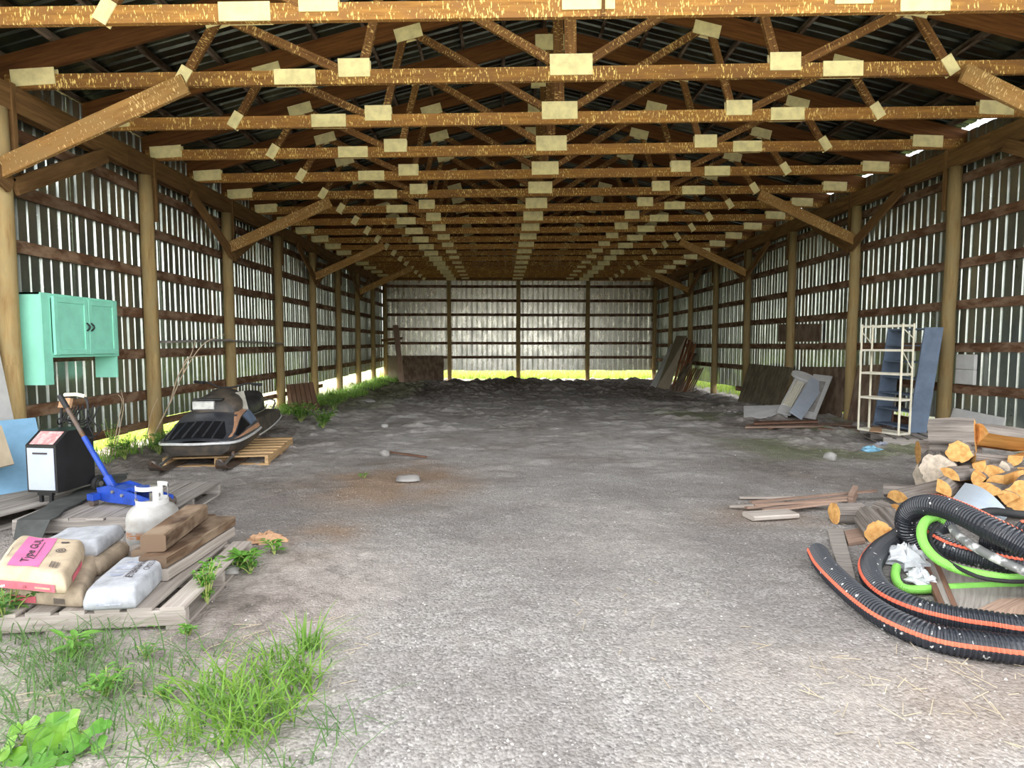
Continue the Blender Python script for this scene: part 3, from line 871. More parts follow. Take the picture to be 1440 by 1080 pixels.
# ------------------------------------------------------------------ floor jack
t = thing('floor_jack', 'blue rolling floor jack with a long handle on the grey pallet', 'jack', (-2.96, 4.58, ZB), math.radians(-20))
for s in (-1, 1):
    MB().loft([[(-.23, s * .085 - .006, .04), (-.23, s * .085 + .006, .04), (-.23, s * .085 + .006, .13), (-.23, s * .085 - .006, .13)],
               [(-.10, s * .085 - .006, .03), (-.10, s * .085 + .006, .03), (-.10, s * .085 + .006, .165), (-.10, s * .085 - .006, .165)],
               [(.10, s * .085 - .006, .03), (.10, s * .085 + .006, .03), (.10, s * .085 + .006, .13), (.10, s * .085 - .006, .13)],
               [(.36, s * .085 - .006, .03), (.36, s * .085 + .006, .03), (.36, s * .085 + .006, .085), (.36, s * .085 - .006, .085)]], True).build('side_plate', M['blue_paint'], t)
    MB().tube([(.33, s * .05, .035), (.33, s * .115, .035)], .036, 14).build('front_wheel', M['dark_steel'], t)
    MB().tube([(-.22, s * .105, .028), (-.22, s * .145, .028)], .028, 12).build('caster', M['dark_steel'], t)
    MB().box((-.22, s * .125, .075), (.07, .06, .05)).build('caster_bracket', M['blue_paint'], t)
    for q in ((-.05, .12), (.05, .10), (.2, .075)):
        MB().tube([(q[0], s * .085, q[1]), (q[0], s * .105, q[1])], .013, 8).build('bolt', M['steel'], t)
MB().box((-.02, 0, .135), (.20, .15, .014)).box((-.235, 0, .085), (.014, .17, .014)).box((-.235, 0, .128), (.014, .17, .014)).build('cross_plate', M['blue_paint'], t)
MB().tube([(-.2, 0, .085), (-.02, 0, .09)], .038, 12).build('hydraulic_ram', M['steel'], t)
MB().beam((-.02, 0, .12), (.30, 0, .16), .10, .035).build('lift_arm', M['blue_paint'], t)
MB().tube([(.31, 0, .165), (.31, 0, .19)], .055, 14).build('saddle', M['steel'], t)
tp = Vector((-.17, 0, .12))
hd = (Matrix.Rotation(-t.rotation_euler.z, 3, 'Z') @ (at(84, 556, 4.72) - Vector(t.location))) 
mid = tp.lerp(hd, .55)
MB().tube([tp, tp.lerp(hd, .12)], .032, 12).build('handle_socket', M['blue_paint'], t)
MB().tube([tp.lerp(hd, .05), mid], .020, 12).build('lower_handle', M['blue_paint'], t)
MB().tube([mid, tp.lerp(hd, .90)], .017, 12).build('upper_handle', M['dark_steel'], t)
MB().tube([tp.lerp(hd, .86), hd], .021, 12).build('grip', M['blackplastic'], t)

# felt strip over the two pallets
st = spline([at(38, 743, 4.05) + Vector((0, 0, 0)), on(58, 728, .15), on(85, 712, .155), on(118, 695, .155), on(150, 680, .155), on(165, 668, .15)], .06)
for p in st: p.z = max(p.z, .145)
st[0].z = .03
mb = MB(); secs = []
for i, p in enumerate(st):
    tdir = (st[min(i + 1, len(st) - 1)] - st[max(i - 1, 0)]).normalized()
    sd_ = tdir.cross(Vector((0, 0, 1))).normalized() * (.10 + .015 * math.sin(i))
    secs.append([p - sd_, p + sd_, p + sd_ + Vector((0, 0, .012)), p - sd_ + Vector((0, 0, .012))])
mb.loft(secs, True)
tag(mb.build('felt_strip', M['tar']), 'dark felt strip lying across the two grey pallets', 'strip')

# ------------------------------------------------------------------ propane tank
t = thing('propane_tank', 'white propane tank with a rust patch behind the cement bags', 'gas tank', (-2.385, 3.93, g(-2.385, 3.93) - .005))
r_ = .158
prof = [(.10, .035), (.13, .045), (r_, .085), (r_ + .001, .17), (r_ + .003, .178), (r_ + .001, .186), (r_, .24), (r_ - .008, .275), (r_ - .03, .308), (r_ - .07, .33), (.04, .342), (0.001, .344)]
MB().lathe(prof, 32).build('body', M['tank'], t, smooth=True)
MB().lathe([(.115, .0), (.118, .0), (.118, .06), (.115, .06), (.115, 0)], 28).build('foot_ring', M['tank'], t, smooth=True)
co = MB()
rc = .098
def arc(a0, a1, za, zb_, n=10):
    for q in range(n):
        a, b_ = math.radians(a0 + (a1 - a0) * q / n), math.radians(a0 + (a1 - a0) * (q + 1) / n)
        P_ = lambda rr, aa, z: (rr * math.cos(aa), rr * math.sin(aa), z)
        co._q([P_(rc, a, za), P_(rc, b_, za), P_(rc, b_, zb_), P_(rc, a, zb_)])
        co._q([P_(rc - .006, b_, za), P_(rc - .006, a, za), P_(rc - .006, a, zb_), P_(rc - .006, b_, zb_)])
        co._q([P_(rc, a, zb_), P_(rc, b_, zb_), P_(rc - .006, b_, zb_), P_(rc - .006, a, zb_)])
        co._q([P_(rc, b_, za), P_(rc, a, za), P_(rc - .006, a, za), P_(rc - .006, b_, za)])
arc(-160, 100, .325, .362, 22); 
for a0 in (-160, -58, 22, 78): arc(a0, a0 + 22, .362, .43, 3)
arc(-160, -36, .43, .458, 12); arc(22, 100, .43, .458, 8)
co.build('collar', M['white_paint'], t)
MB().tube([(0, 0, .34), (0, 0, .40)], .018, 10).tube([(0, 0, .385), (.05, 0, .385)], .013, 8).build('valve', M['steel'], t)

# ------------------------------------------------------------------ timbers on the front pallet
def timber(name, p0, p1, wd, hh, mat, label, cat='timber', group=None, up=(0, 0, 1)):
    p0, p1 = Vector(p0), Vector(p1)
    o = MB(); n = 6
    for i in range(1): pass
    d = (p1 - p0).normalized(); sd_ = d.cross(Vector(up)).normalized(); u_ = sd_.cross(d)
    secs = []
    for i in range(n + 1):
        c = p0.lerp(p1, i / n); a = wd / 2 * R.uniform(.94, 1.0); b_ = hh / 2 * R.uniform(.94, 1.0); ch = min(a, b_) * .22
        pr = [(-a + ch, -b_), (a - ch, -b_), (a, -b_ + ch), (a, b_ - ch), (a - ch, b_), (-a + ch, b_), (-a, b_ - ch), (-a, -b_ + ch)]
        secs.append([c + sd_ * q[0] + u_ * q[1] for q in pr])
    L = (p1 - p0).length; base = len(o.v)
    o.loft(secs, True)
    per = [0]
    k = 0
    for i in range(n):
        for j in range(8):
            u0, u1 = L * i / n, L * (i + 1) / n
            o.uv[k] = [(u0, j * wd * .5), (u0, (j + 1) * wd * .5), (u1, (j + 1) * wd * .5), (u1, j * wd * .5)]; k += 1
    ob = o.build(name, mat)
    tag(ob, label, cat, group)
    return ob
zz = ZC
GT = 'timbers beside the tank'
timber('timber', (-1.89, 3.10, zz + .035), (-1.87, 3.84, zz + .035), .165, .066, M['pale_grey_wood'], 'pale grey timber at the bottom of the stack on the front pallet', group=GT)
timber('timber', (-1.90, 3.11, zz + .103), (-1.87, 3.86, zz + .103), .16, .066, M['old_timber'], 'brown rotten timber lying on the pale grey one', group=GT)
timber('timber', (-2.05, 3.26, zz + .062), (-2.03, 3.96, zz + .062), .13, .12, M['old_timber'], 'brown timber with a worn orange end next to the propane tank', group=GT)
timber('timber', (-1.93, 3.17, zz + .188), (-2.01, 3.78, zz + .188), .14, .10, M['old_timber'], 'short dark timber topmost of the stack beside the propane tank', group=GT)

# ------------------------------------------------------------------ cement bags
def bag(name, label, loc, rz, w, d, h, mat, group='bags on the front pallet', sag=.25, seed=1, tilt=(0, 0), shear=0.0):
    t = thing(name, label, 'bag', loc, rz, group)
    t.rotation_euler = (tilt[0], tilt[1], rz)
    rr = random.Random(seed)
    nx, ny = 30, 30
    def top(u, v):
        e = lambda q: (1 - abs(q) ** 12) ** .5 if abs(q) < 1 else 0
        s = e(u) * e(v)
        lump = .07 * math.sin(3 * u + seed) * math.cos(2.3 * v + seed) + .05 * math.sin(7 * u - 4 * v + seed * 2)
        return h * (.52 + (.48 + lump * .5) * s)
    def plan(u, v):
        k = 1 - .05 * (u * u * v * v)
        yy = v * d / 2 * k * (1 - .02 * math.cos(3 * u)); return (u * w / 2 * k * (1 - .02 * math.cos(3 * v + seed)) + shear * yy, yy)
    T = [[(*plan(-1 + 2 * i / nx, -1 + 2 * j / ny), top(-1 + 2 * i / nx, -1 + 2 * j / ny)) for i in range(nx + 1)] for j in range(ny + 1)]
    mb = MB()
    idx = lambda i, j: j * (nx + 1) + i
    for row in T: mb.v += row
    for j in range(ny):
        for i in range(nx):
            mb.f.append((idx(i, j), idx(i + 1, j), idx(i + 1, j + 1), idx(i, j + 1))); mb.uv.append([(i / nx, j / ny)] * 4)
    edge = [idx(i, 0) for i in range(nx)] + [idx(nx, j) for j in range(ny)] + [idx(i, ny) for i in range(nx, 0, -1)] + [idx(0, j) for j in range(ny, 0, -1)]
    prev = edge
    for kz, sc_ in ((.35, 1.012), (.14, 1.0), (0.0, .93)):
        cur = []
        for e in edge:
            p = mb.v[e]; cur.append(len(mb.v)); mb.v.append((p[0] * sc_, p[1] * sc_, h * kz))
        for q in range(len(edge)):
            j = (q + 1) % len(edge)
            mb.f.append((cur[q], cur[j], prev[j], prev[q])); mb.uv.append([(0, 0)] * 4)
        prev = cur
    mb.f.append(tuple(prev[::-1])); mb.uv.append([(0, 0)] * len(prev))
    mb.build('sack', mat, t, smooth=True)
    def S(u, v, off=.002): 
        p = plan(u, v); return Vector((p[0], p[1], top(u, v) + off))
    def side(u, k, off=.004):   # front face (v = -1): u along, k from 0 bottom to 1 at the shoulder
        p = plan(u, -1); return Vector((p[0] * 1.005, p[1] * 1.008 - off, h * (.08 + .44 * k)))
    def sideR(v, k, off=.004):
        p = plan(1, v); return Vector((p[0] * 1.008 + off, p[1], h * (.08 + .44 * k)))
    return t, S, side, sideR
def decal(name, fn, a0, a1, b0, b1, mat, parent, n=8):
    mb = MB()
    mb.v = [tuple(fn(a0 + (a1 - a0) * i / n, b0 + (b1 - b0) * j / n)) for j in range(n + 1) for i in range(n + 1)]
    for j in range(n):
        for i in range(n):
            q = j * (n + 1) + i
            mb.f.append((q, q + 1, q + n + 2, q + n + 1)); mb.uv.append([(i / n, j / n)] * 4)
    return mb.build(name, mat, parent, smooth=True)
def lettering(txt, fn, o_, du, dv, height, mat, parent, name='lettering', bold=0.0, tight=1.0):
    """text laid over a surface fn(u, v): baseline from o_ along du, letters standing along dv (both per metre of text)"""
    c = bpy.data.curves.new(name, 'FONT'); c.body = txt; c.size = height; c.offset = bold; c.space_character = tight
    c.resolution_u = 3
    ob = bpy.data.objects.new(name, c); C.objects.link(ob)
    dg = bpy.context.evaluated_depsgraph_get()
    me = bpy.data.meshes.new_from_object(ob.evaluated_get(dg))
    bpy.data.objects.remove(ob)
    for v in me.vertices:
        x, y = v.co.x, v.co.y
        v.co = fn(o_[0] + du[0] * x + dv[0] * y, o_[1] + du[1] * x + dv[1] * y)
    me.materials.clear(); me.materials.append(mat)
    o = bpy.data.objects.new(name, me); C.objects.link(o); o.parent = parent
    return o
bw2, bd2 = .46, .47
t, S, SF, SR = bag('cement_bag', 'tan cement bag printed pink with Type GUL, on top of another bag', (-2.41, 3.00, ZC + .103), math.radians(-12), bw2, bd2, .105, M['kraft'], seed=2, shear=-.86)
decal('pink_print', S, -.62, .22, -.80, .80, M['magenta'], t)
S2 = lambda u, v: S(u, v, .0045)
lettering('Type GUL', S2, (-.14, -.62), (0, 2 / bd2), (-2 / bw2, 0), .072, M['ink'], t, bold=.001)
decal('print_rule', S2, -.05, -.03, -.45, .5, M['ink'], t, 4)
decal('print_rule', S2, -.80, -.78, -.35, .1, M['ink'], t, 4)
for rr_, r2_ in ((.155, .12), (.075, .04)):
    mb = MB()
    cu, cv = .52, .08
    ring = []
    for q in range(24):
        a = 2 * PI * q / 24
        ring.append([S2(cu + rr_ * math.cos(a) * .9, cv + rr_ * math.sin(a) * .75), S2(cu + r2_ * math.cos(a) * .9, cv + r2_ * math.sin(a) * .75)])
    ring.append(ring[0]); mb.loft(ring); mb.build('emblem', M['ink'], t)
for q in range(9): decal('barcode', S2, .46 + .028 * q, .46 + .028 * q + (.010 if q % 3 else .018), -.72, -.46, M['ink'], t, 2)
decal('print_block', S2, .40, .62, .52, .60, M['ink'], t, 2)
decal('red_band', SF, -.75, .72, .15, .95, M['redprint'], t)
decal('tan_flash', lambda u, k: SF(u, k, .006), .2, .6, .4, .6, M['kraft'], t, 3)
decal('red_panel', SR, -.55, .25, .25, .9, M['redprint'], t)
lettering('LR', lambda u, v: SF(u, v, .007), (-.1, .32), (2 / bw2, 0), (0, 1 / (.105 * .44)), .022, M['ink'], t)

t, S, SF, SR = bag('cement_bag', 'stained tan cement bag lying under the pink-printed bag', (-2.39, 3.06, ZC), math.radians(-9), bw2, bd2, .105, M['kraft_old'], seed=5, shear=-.75)
decal('red_band', SF, -.8, -.15, .2, .95, M['redprint'], t)
for q in range(8): decal('barcode', SF, .28 + .035 * q, .28 + .035 * q + .018, .25, .9, M['ink'], t, 2)
t, S, SF, SR = bag('cement_bag', 'white printed bag lying alone at the front of the pallet', (-1.95, 2.99, ZC), math.radians(6), .25, .50, .11, M['whitepaper'], seed=9, shear=-.12)
S2 = lambda u, v: S(u, v, .004)
lettering('ETERNAINE', S2, (.42, -.45), (0, 2 / .50), (-2 / .25, 0), .048, M['ink'], t, bold=.0008)
lettering('CM0531', S2, (.78, -.08), (0, 2 / .50), (-2 / .25, 0), .04, M['ink'], t)
decal('print_rule', S2, .10, .12, -.45, .55, M['ink'], t, 6)
for (a0, a1, b0, b1) in ((-.7, -.05, -.30, -.16), (-.7, .0, -.08, .0), (-.6, .05, .08, .3), (-.5, .05, .42, .5)):
    decal('grey_print', S, a0, a1, b0, b1, M['blue_ink'], t, 5)
decal('label', SF, -.45, .45, .45, .62, M['blue_ink'], t, 3)
bag('cement_bag', 'white bag behind the pink-printed bag', (-2.46, 3.36, ZC + .093), math.radians(10), .32, .34, .095, M['whitepaper'], seed=12)
bag('cement_bag', 'dusty bag under the white bag, next to the propane tank', (-2.42, 3.32, ZC), math.radians(10), .34, .36, .095, M['kraft_old'], seed=14)

# ------------------------------------------------------------------ snowmobile
SNO = thing('snowmobile', 'old black snowmobile with orange stripes parked on a tan pallet', 'snowmobile', (-3.42, 6.44, g(-3.3, 6.5)), .13)
# hood: sections from nose to windshield -> (y, half width at bumper, z bumper, half width top, z top)
HS = [(0.0, .26, .30, .20, .325), (.05, .36, .295, .29, .345), (.16, .415, .295, .335, .385), (.36, .435, .30, .32, .50), (.52, .44, .305, .30, .575), (.75, .44, .315, .29, .605), (1.02, .43, .33, .28, .63)]
def hood_sec(q):
    y, w_, zb_, wt, z_t = q
    pts = [(w_, zb_ - .02), (w_ * .995, zb_ + .035), (w_ * .55 + wt * .45, zb_ * .45 + z_t * .55), (wt, z_t - .008), (wt * .5, z_t + .006), (0, z_t + .012)]
    R_ = [Vector((p[0], y, p[1])) for p in pts]
    return [Vector((-p.x, p.y, p.z)) for p in R_] + R_[::-1][1:]
HSEC = [hood_sec(q) for q in HS]
MB().loft(HSEC, False).build('hood', None, SNO)
def glossy(name, col, rough, var=.3, col2=None, scale=8):
    return plain(name, col, rough, var=var, scale=scale, spec=.5, col2=col2)
M['sled'] = glossy('dusty_black_paint', (.030, .033, .042), .38, col2=(.075, .075, .080), scale=4)
M['sled_brown'] = glossy('muddy_black_plastic', (.040, .036, .033), .6, col2=(.12, .095, .07), scale=5)
M['sled_orange'] = glossy('faded_orange_decal', (.52, .27, .14), .55, col2=(.36, .22, .15))
M['chrome'] = plain('bumper_trim', (.76, .77, .77), .35, .25, var=.2, scale=20)
M['lens'] = plain('headlight_lens', (.62, .63, .62), .2, .2, var=.3, scale=20)
M['vinyl'] = glossy('black_vinyl', (.020, .021, .022), .42, col2=(.06, .06, .06), scale=6)
M['rag'] = plain('grey_rag', (.36, .34, .29), .9, var=.3, scale=14)
hood = [o for o in SNO.children if o.name.startswith('hood')][0]
hood.data.materials.clear(); hood.data.materials.append(M['sled']); smooth_angle(hood, 30)
def hoodP(yv, kk, off=.004):
    """point on the hood: yv metres from the nose, kk section index 0..10 (left edge .. right edge)"""
    ys = [q[0] for q in HS]
    i = max(0, min(len(HS) - 2, sum(1 for q in ys if q <= yv) - 1))
    f = (yv - ys[i]) / (ys[i + 1] - ys[i]); k = max(0, min(9, int(kk))); e = kk - k
    a = HSEC[i][k].lerp(HSEC[i][k + 1], e); b_ = HSEC[i + 1][k].lerp(HSEC[i + 1][k + 1], e)
    p = a.lerp(b_, f)
    c = Vector((0, p.y + .05, .15)); n_ = (p - c).normalized()
    return p + n_ * off
def hpatch(name, quad, mat, n=6, off=.004):
    mb = MB(); (y0, k0), (y1, k1), (y2, k2), (y3, k3) = quad
    for j in range(n + 1):
        for i in range(n + 1):
            u, v = i / n, j / n
            yy = (y0 * (1 - u) + y1 * u) * (1 - v) + (y3 * (1 - u) + y2 * u) * v
            kk = (k0 * (1 - u) + k1 * u) * (1 - v) + (k3 * (1 - u) + k2 * u) * v
            mb.v.append(tuple(hoodP(yy, kk, off)))
    for j in range(n):
        for i in range(n):
            q = j * (n + 1) + i
            mb.f.append((q, q + 1, q + n + 2, q + n + 1)); mb.uv.append([(0, 0)] * 4)
    return mb.build(name, mat, SNO)
M['void'] = plain('dark_opening', (.006, .006, .008), .6)
gr = hpatch('air_intake', ((.055, 1.9), (.055, 6.9), (.36, 6.3), (.36, 2.9)), M['void'], 8, .004)
for q in range(6):
    kk = 3.0 + .7 * q
    a, b_ = hoodP(.06, kk - .4, .008), hoodP(.355, 3.2 + (kk - 3) * .85, .008)
    MB().beam(a, b_, .012, .018, (0, -.4, 1)).build('intake_slat', M['sled'], gr)
hpatch('orange_stripe', ((.10, 7.25), (.98, 6.2), (1.0, 7.15), (.14, 7.55)), M['sled_orange'], 8)
hpatch('orange_stripe', ((.12, 8.55), (1.0, 8.65), (1.0, 9.0), (.12, 8.85)), M['sled_orange'], 6)
hpatch('side_panel', ((.20, 7.75), (.60, 7.4), (.66, 8.4), (.22, 8.4)), M['void'], 6, .004)
hpatch('side_plate', ((.64, 7.35), (.98, 7.3), (.99, 8.4), (.70, 8.4)), M['slate'], 6, .004)
# belly pan
bel = []
for (y, w_, zb_, w0, z0_) in ((.01, .25, .285, .16, .22), (.06, .36, .28, .26, .16), (.3, .435, .28, .33, .13), (.7, .44, .295, .34, .14), (1.05, .43, .315, .30, .16)):
    bel.append([Vector(p) for p in ((-w_, y, zb_), (-(w_ + w0) / 2 - .03, y, (zb_ + z0_) / 2), (-w0, y, z0_), (w0, y, z0_), ((w_ + w0) / 2 + .03, y, (zb_ + z0_) / 2), (w_, y, zb_))])
b_ = MB().loft(bel, True).build('belly_pan', M['sled_brown'], SNO); smooth_angle(b_, 40)
# bumper trim
pth = [(-HS[i][1] - .004, HS[i][0], HS[i][2] + .005) for i in range(len(HS) - 1, -1, -1)] + [(HS[i][1] + .004, HS[i][0], HS[i][2] + .005) for i in range(len(HS))]
pth.insert(len(HS), (0, -.03, .303))
mb = MB(); sp = spline(pth, .05)
secs = []
for i, p in enumerate(sp):
    c = Vector((0, .55, p.z)); o_ = (p - c); o_.z = 0; o_.normalize()
    secs.append([p + o_ * .0 - Vector((0, 0, .016)), p + o_ * .016 - Vector((0, 0, .008)), p + o_ * .016 + Vector((0, 0, .008)), p + Vector((0, 0, .016))])
mb.loft(secs, True).build('bumper_trim', M['chrome'], SNO)
# cowl, headlight, windshield stub
cw = []
for (y, w_, z0_, z1_) in ((.60, .22, .58, .66), (.66, .27, .58, .75), (.85, .28, .60, .80), (1.05, .24, .60, .86), (1.16, .20, .56, .80)):
    cw.append([Vector((w_ * math.cos(a), y, z0_ + (z1_ - z0_) * max(0, math.sin(a)) ** .6)) for a in [PI * q / 10 for q in range(11)]])
c_ = MB().loft(cw, True).build('cowl', M['sled_brown'], SNO); smooth_angle(c_, 50)
MB().box((-.10, .60, .675), (.24, .05, .105), ch=.012).build('headlight', M['lens'], SNO)
MB().box((-.06, .66, .745), (.34, .12, .022), ch=.006).build('headlight_visor', M['vinyl'], SNO)
MB().slab([(.20, .78, .60), (.34, .84, .60), (.25, .98, .82), (.15, .94, .80)], .03).build('rag', M['rag'], SNO)
# handlebar
hb = MB().tube(spline([(-.40, 1.18, .93), (-.24, 1.15, .92), (-.08, 1.12, .86), (.08, 1.12, .86), (.24, 1.15, .90), (.40, 1.20, .89)], .04), .012, 8).tube([(0, 1.12, .6), (0, 1.12, .87)], .016, 8).build('handlebar', M['black'], SNO)
for s in (-1, 1): MB().tube([(s * .29, 1.16, .915 if s < 0 else .895), (s * .42, 1.205, .93 if s < 0 else .885)], .019, 8).build('grip', M['rubber'], hb)
# rear body, seat
rb_ = []
for (y, w0, w1, z0_, z1_) in ((1.0, .41, .40, .20, .46), (1.3, .41, .38, .22, .45), (1.9, .39, .35, .26, .44), (2.35, .36, .33, .30, .44), (2.46, .33, .30, .34, .42)):
    rb_.append([Vector(p) for p in ((-w0, y, z0_), (w0, y, z0_), (w0 + .005, y, z0_ + .05), (w1, y, z1_), (-w1, y, z1_), (-w0 - .005, y, z0_ + .05))])
MB().loft(rb_, True).build('rear_body', M['sled_brown'], SNO)
for s in (-1, 1):
    MB().tube(spline([(s * .425, 1.0, .245), (s * .42, 1.5, .262), (s * .40, 2.0, .29), (s * .375, 2.35, .33), (s * .32, 2.48, .36)], .1), .010, 6).build('side_trim', M['chrome'], SNO)
se = []
for (y, w_, z0_, z1_) in ((1.14, .13, .43, .56), (1.22, .17, .43, .62), (1.5, .19, .43, .63), (1.95, .20, .42, .66), (2.15, .19, .42, .74), (2.24, .16, .42, .70)):
    se.append([Vector((w_ * math.copysign(abs(math.cos(a)) ** .5, math.cos(a)), y, z0_ + (z1_ - z0_) * max(0, math.sin(a)) ** .5)) for a in [PI * q / 12 for q in range(13)]])
s_o = MB().loft(se, True).build('seat', M['vinyl'], SNO); smooth_angle(s_o, 50)
MB().tube(spline([(.20, 1.2, .47), (.23, 1.5, .46), (.23, 1.95, .47), (.21, 2.2, .52)], .08), .009, 6).build('seat_trim', M['steel'], SNO)
MB().tube(spline([(-.26, 2.3, .43), (-.26, 2.44, .56), (0, 2.5, .58), (.26, 2.44, .56), (.26, 2.3, .43)], .06), .011, 8).build('rear_rail', M['steel'], SNO)
MB().box((0, 1.85, .185), (.40, 1.15, .13), ch=.05).build('track', M['rubber'], SNO)
for s in (-1, 1):
    secs = []
    for (y, z_, w_) in ((-.24, .15, .035), (-.21, .09, .055), (-.15, .045, .065), (-.04, .02, .068), (.5, .02, .068), (.82, .025, .06)):
        secs.append([Vector((s * .335 + p[0], y, z_ + p[1])) for p in ((-w_, 0), (w_, 0), (w_, .012), (w_ * .3, .022), (-w_ * .3, .022), (-w_, .012))])
    sk = MB().loft(secs, True).build('ski', M['dark_steel'], SNO)
    MB().tube(spline([(s * .335, -.10, .075), (s * .335, .12, .115), (s * .335, .3, .125), (s * .335, .5, .07)], .06), .016, 8).build('leaf_spring', M['steel'], sk)
    MB().tube([(s * .335, .2, .11), (s * .32, .26, .26)], .024, 10).build('spindle', M['dark_steel'], sk)
    MB().tube(spline([(s * .335 - .04, -.21, .11), (s * .335, -.25, .165), (s * .335 + .04, -.21, .11)], .03), .006, 6).build('ski_loop', M['steel'], sk)

# ------------------------------------------------------------------ left wall bits
MB().beam((-4.93, 8.55, 1.50), (-4.93, 12.9, 1.47), .05, .06, ch=.01)
o = MB().beam((-5.0, 8.70, 1.455), (-5.0, 10.6, 1.50), .20, .032).beam((-5.02, 10.3, 1.50), (-5.0, 13.2, 1.44), .17, .03).build('shelf_plank', M['grey_wood'])
tag(o, 'weathered plank lying along a girt of the left wall', 'plank')
# slatted board leaning on the left wall
t = thing('slatted_panel', 'dark slatted board panel leaning by the weeds at the left wall', 'panel', (0, 0, 0))
p00, p10, p11, p01 = at(406, 574, 12.7), at(450, 580, 12.2), at(440, 537, 12.9), at(402, 541, 13.3)
for q in range(6):
    a0, a1 = q / 6, (q + .86) / 6
    MB().slab([p00.lerp(p10, a0), p00.lerp(p10, a1), p01.lerp(p11, a1), p01.lerp(p11, a0)], .03).build('slat', M['dark_board'], t)
MB().slab([p00.lerp(p01, .15) + Vector((0, .05, 0)), p10.lerp(p11, .15) + Vector((0, .05, 0)), p10.lerp(p11, .3) + Vector((0, .05, 0)), p00.lerp(p01, .3) + Vector((0, .05, 0))], .03).build('cleat', M['dark_board'], t)
# back left corner
slab('plywood_sheet', [at(567, 540, 23.6), at(624, 540, 23.6), at(624, 500, 24.6), at(566, 500, 24.6)], .02, M['brown_ply'], 'wide brown plywood sheet leaning by the left post of the back wall', 'plywood')
slab('plywood_sheet', [at(545, 538, 23.9), at(566, 541, 23.8), at(566, 500, 24.9), at(546, 501, 24.9)], .02, M['tan_ply'], 'narrow tan plywood sheet leaning in the back left corner', 'plywood')
slab('plank', [at(562, 540, 23.2), at(569, 540, 23.2), at(560, 457, 25.0), at(552, 457, 25.0)], .05, M['lath'], 'tall brown plank leaning upright in front of the back left corner', 'plank')
MB().beam((-5.0, 24.3, 1.62), (-4.3, 25.3, 1.72), .04, .10).build('corner_brace', M['plate'], wall_left)

# ------------------------------------------------------------------ right side: leaning boards at the back
TX = 6.60
def lean4(x0, x1, yb, Yb, xa, xb, yt, tx=TX):
    return [at(x0, yb, Yb), at(x1, yb + 1, Yb - .12), atx(xb, yt, tx), atx(xa, yt, tx)]
slab('wide_board', lean4(923, 941, 546, 19.4, 951, 966, 472, 6.45), .04, M['tan_ply'], 'wide tan board leaning highest in the stack at the back right', 'board')
for i, (xa, xb) in enumerate(((913, 943), (916, 946), (919, 949))):
    slab('white_strip', [at(xa, 545, 19.9 - .1 * i), at(xa + 2.5, 545.5, 19.8 - .1 * i), atx(xb + 1.6, 484, 6.36 + .03 * i), atx(xb, 484, 6.34 + .03 * i)], .02, M['white_paint'],
         'white strip leaning left of the wide tan board, %s from its edge' % ('third', 'second', 'first')[i], 'strip', 'white strips beside the wide board')
for i in range(4):
    x0 = 944 + 4 * i
    slab('brown_board', [at(x0, 547, 18.9 - .12 * i), at(x0 + 3, 547, 18.85 - .12 * i), atx(x0 + 23, 475 + 3 * i, TX + .02 * i), atx(x0 + 20, 475 + 3 * i, TX + .02 * i)], .025, M['red_lath'],
         'reddish board leaning right of the wide tan board, %s from it' % ORD[i], 'board', 'reddish boards at the back right')
slab('dark_plank', [at(944, 549, 18.3), at(953, 550, 18.2), atx(980, 497, 6.62), atx(971, 495, 6.62)], .03, M['mossy_ply'], 'dark board leaning between the tan board and the laths', 'board')
for i in range(9):
    x0 = 948 + 2.9 * i
    dy = -10 if i == 0 else 0
    slab('lath', [at(x0, 550, 17.9 - .07 * i), at(x0 + 1.9, 550, 17.85 - .07 * i), atx(x0 + 15 + .4 * i, 519 + dy * 2 - (i % 3), 6.64), atx(x0 + 13.3 + .4 * i, 519 + dy * 2 - (i % 3), 6.64)], .02,
         M['red_lath'] if i in (4, 5) else M['lath'], '%slath leaning right of the dark board, %s in the row' % ('long pale ' if i == 0 else 'reddish ' if i in (4, 5) else 'thin brown ', ORD[i]), 'lath', 'laths leaning at the back right')
slab('grey_plank', [at(925, 552, 18.9), at(1000, 562, 16.0), at(1006, 559, 16.6), at(930, 549, 19.3)], .04, M['grey_wood'], 'long grey plank lying on the dirt below the leaning laths', 'plank')

# plywood sheets leaning on the right posts
slab('plywood_sheet', [Vector((6.38, 15.35, -.13)), Vector((6.38, 13.05, -.10)), Vector((6.66, 13.0, .90)), Vector((6.66, 15.3, .92))], .02, M['mossy_ply'], 'mossy dark plywood sheet leaning left of the white panels', 'plywood')
slab('plywood_sheet', [Vector((6.70, 13.0, -.09)), Vector((6.70, 11.17, -.04)), Vector((6.86, 11.17, .98)), Vector((6.86, 13.0, .92))], .02, M['brown_ply'], 'brown plywood sheet standing behind the white panels', 'plywood')
slab('plywood_sheet', [Vector((6.70, 10.94, -.04)), Vector((6.70, 9.9, -.02)), Vector((6.86, 9.9, 1.08)), Vector((6.86, 10.94, 1.02))], .02, M['brown_ply'], 'brown plywood sheet standing right of the post behind the shelving', 'plywood')
slab('plywood_sheet', [at(1236, 604, 9.75), at(1253, 607, 9.5), at(1262, 516, 9.75), at(1240, 515, 10.0)], .02, M['dark_board'], 'dark brown board standing behind the cream shelving unit', 'board')
slab('notice_board', [Vector((6.88, 14.2, 1.50)), Vector((6.88, 12.3, 1.49)), Vector((6.885, 12.3, 1.87)), Vector((6.885, 14.2, 1.93))], .02, M['brown_ply'], 'brown board fixed across the girts high on the right wall', 'board')

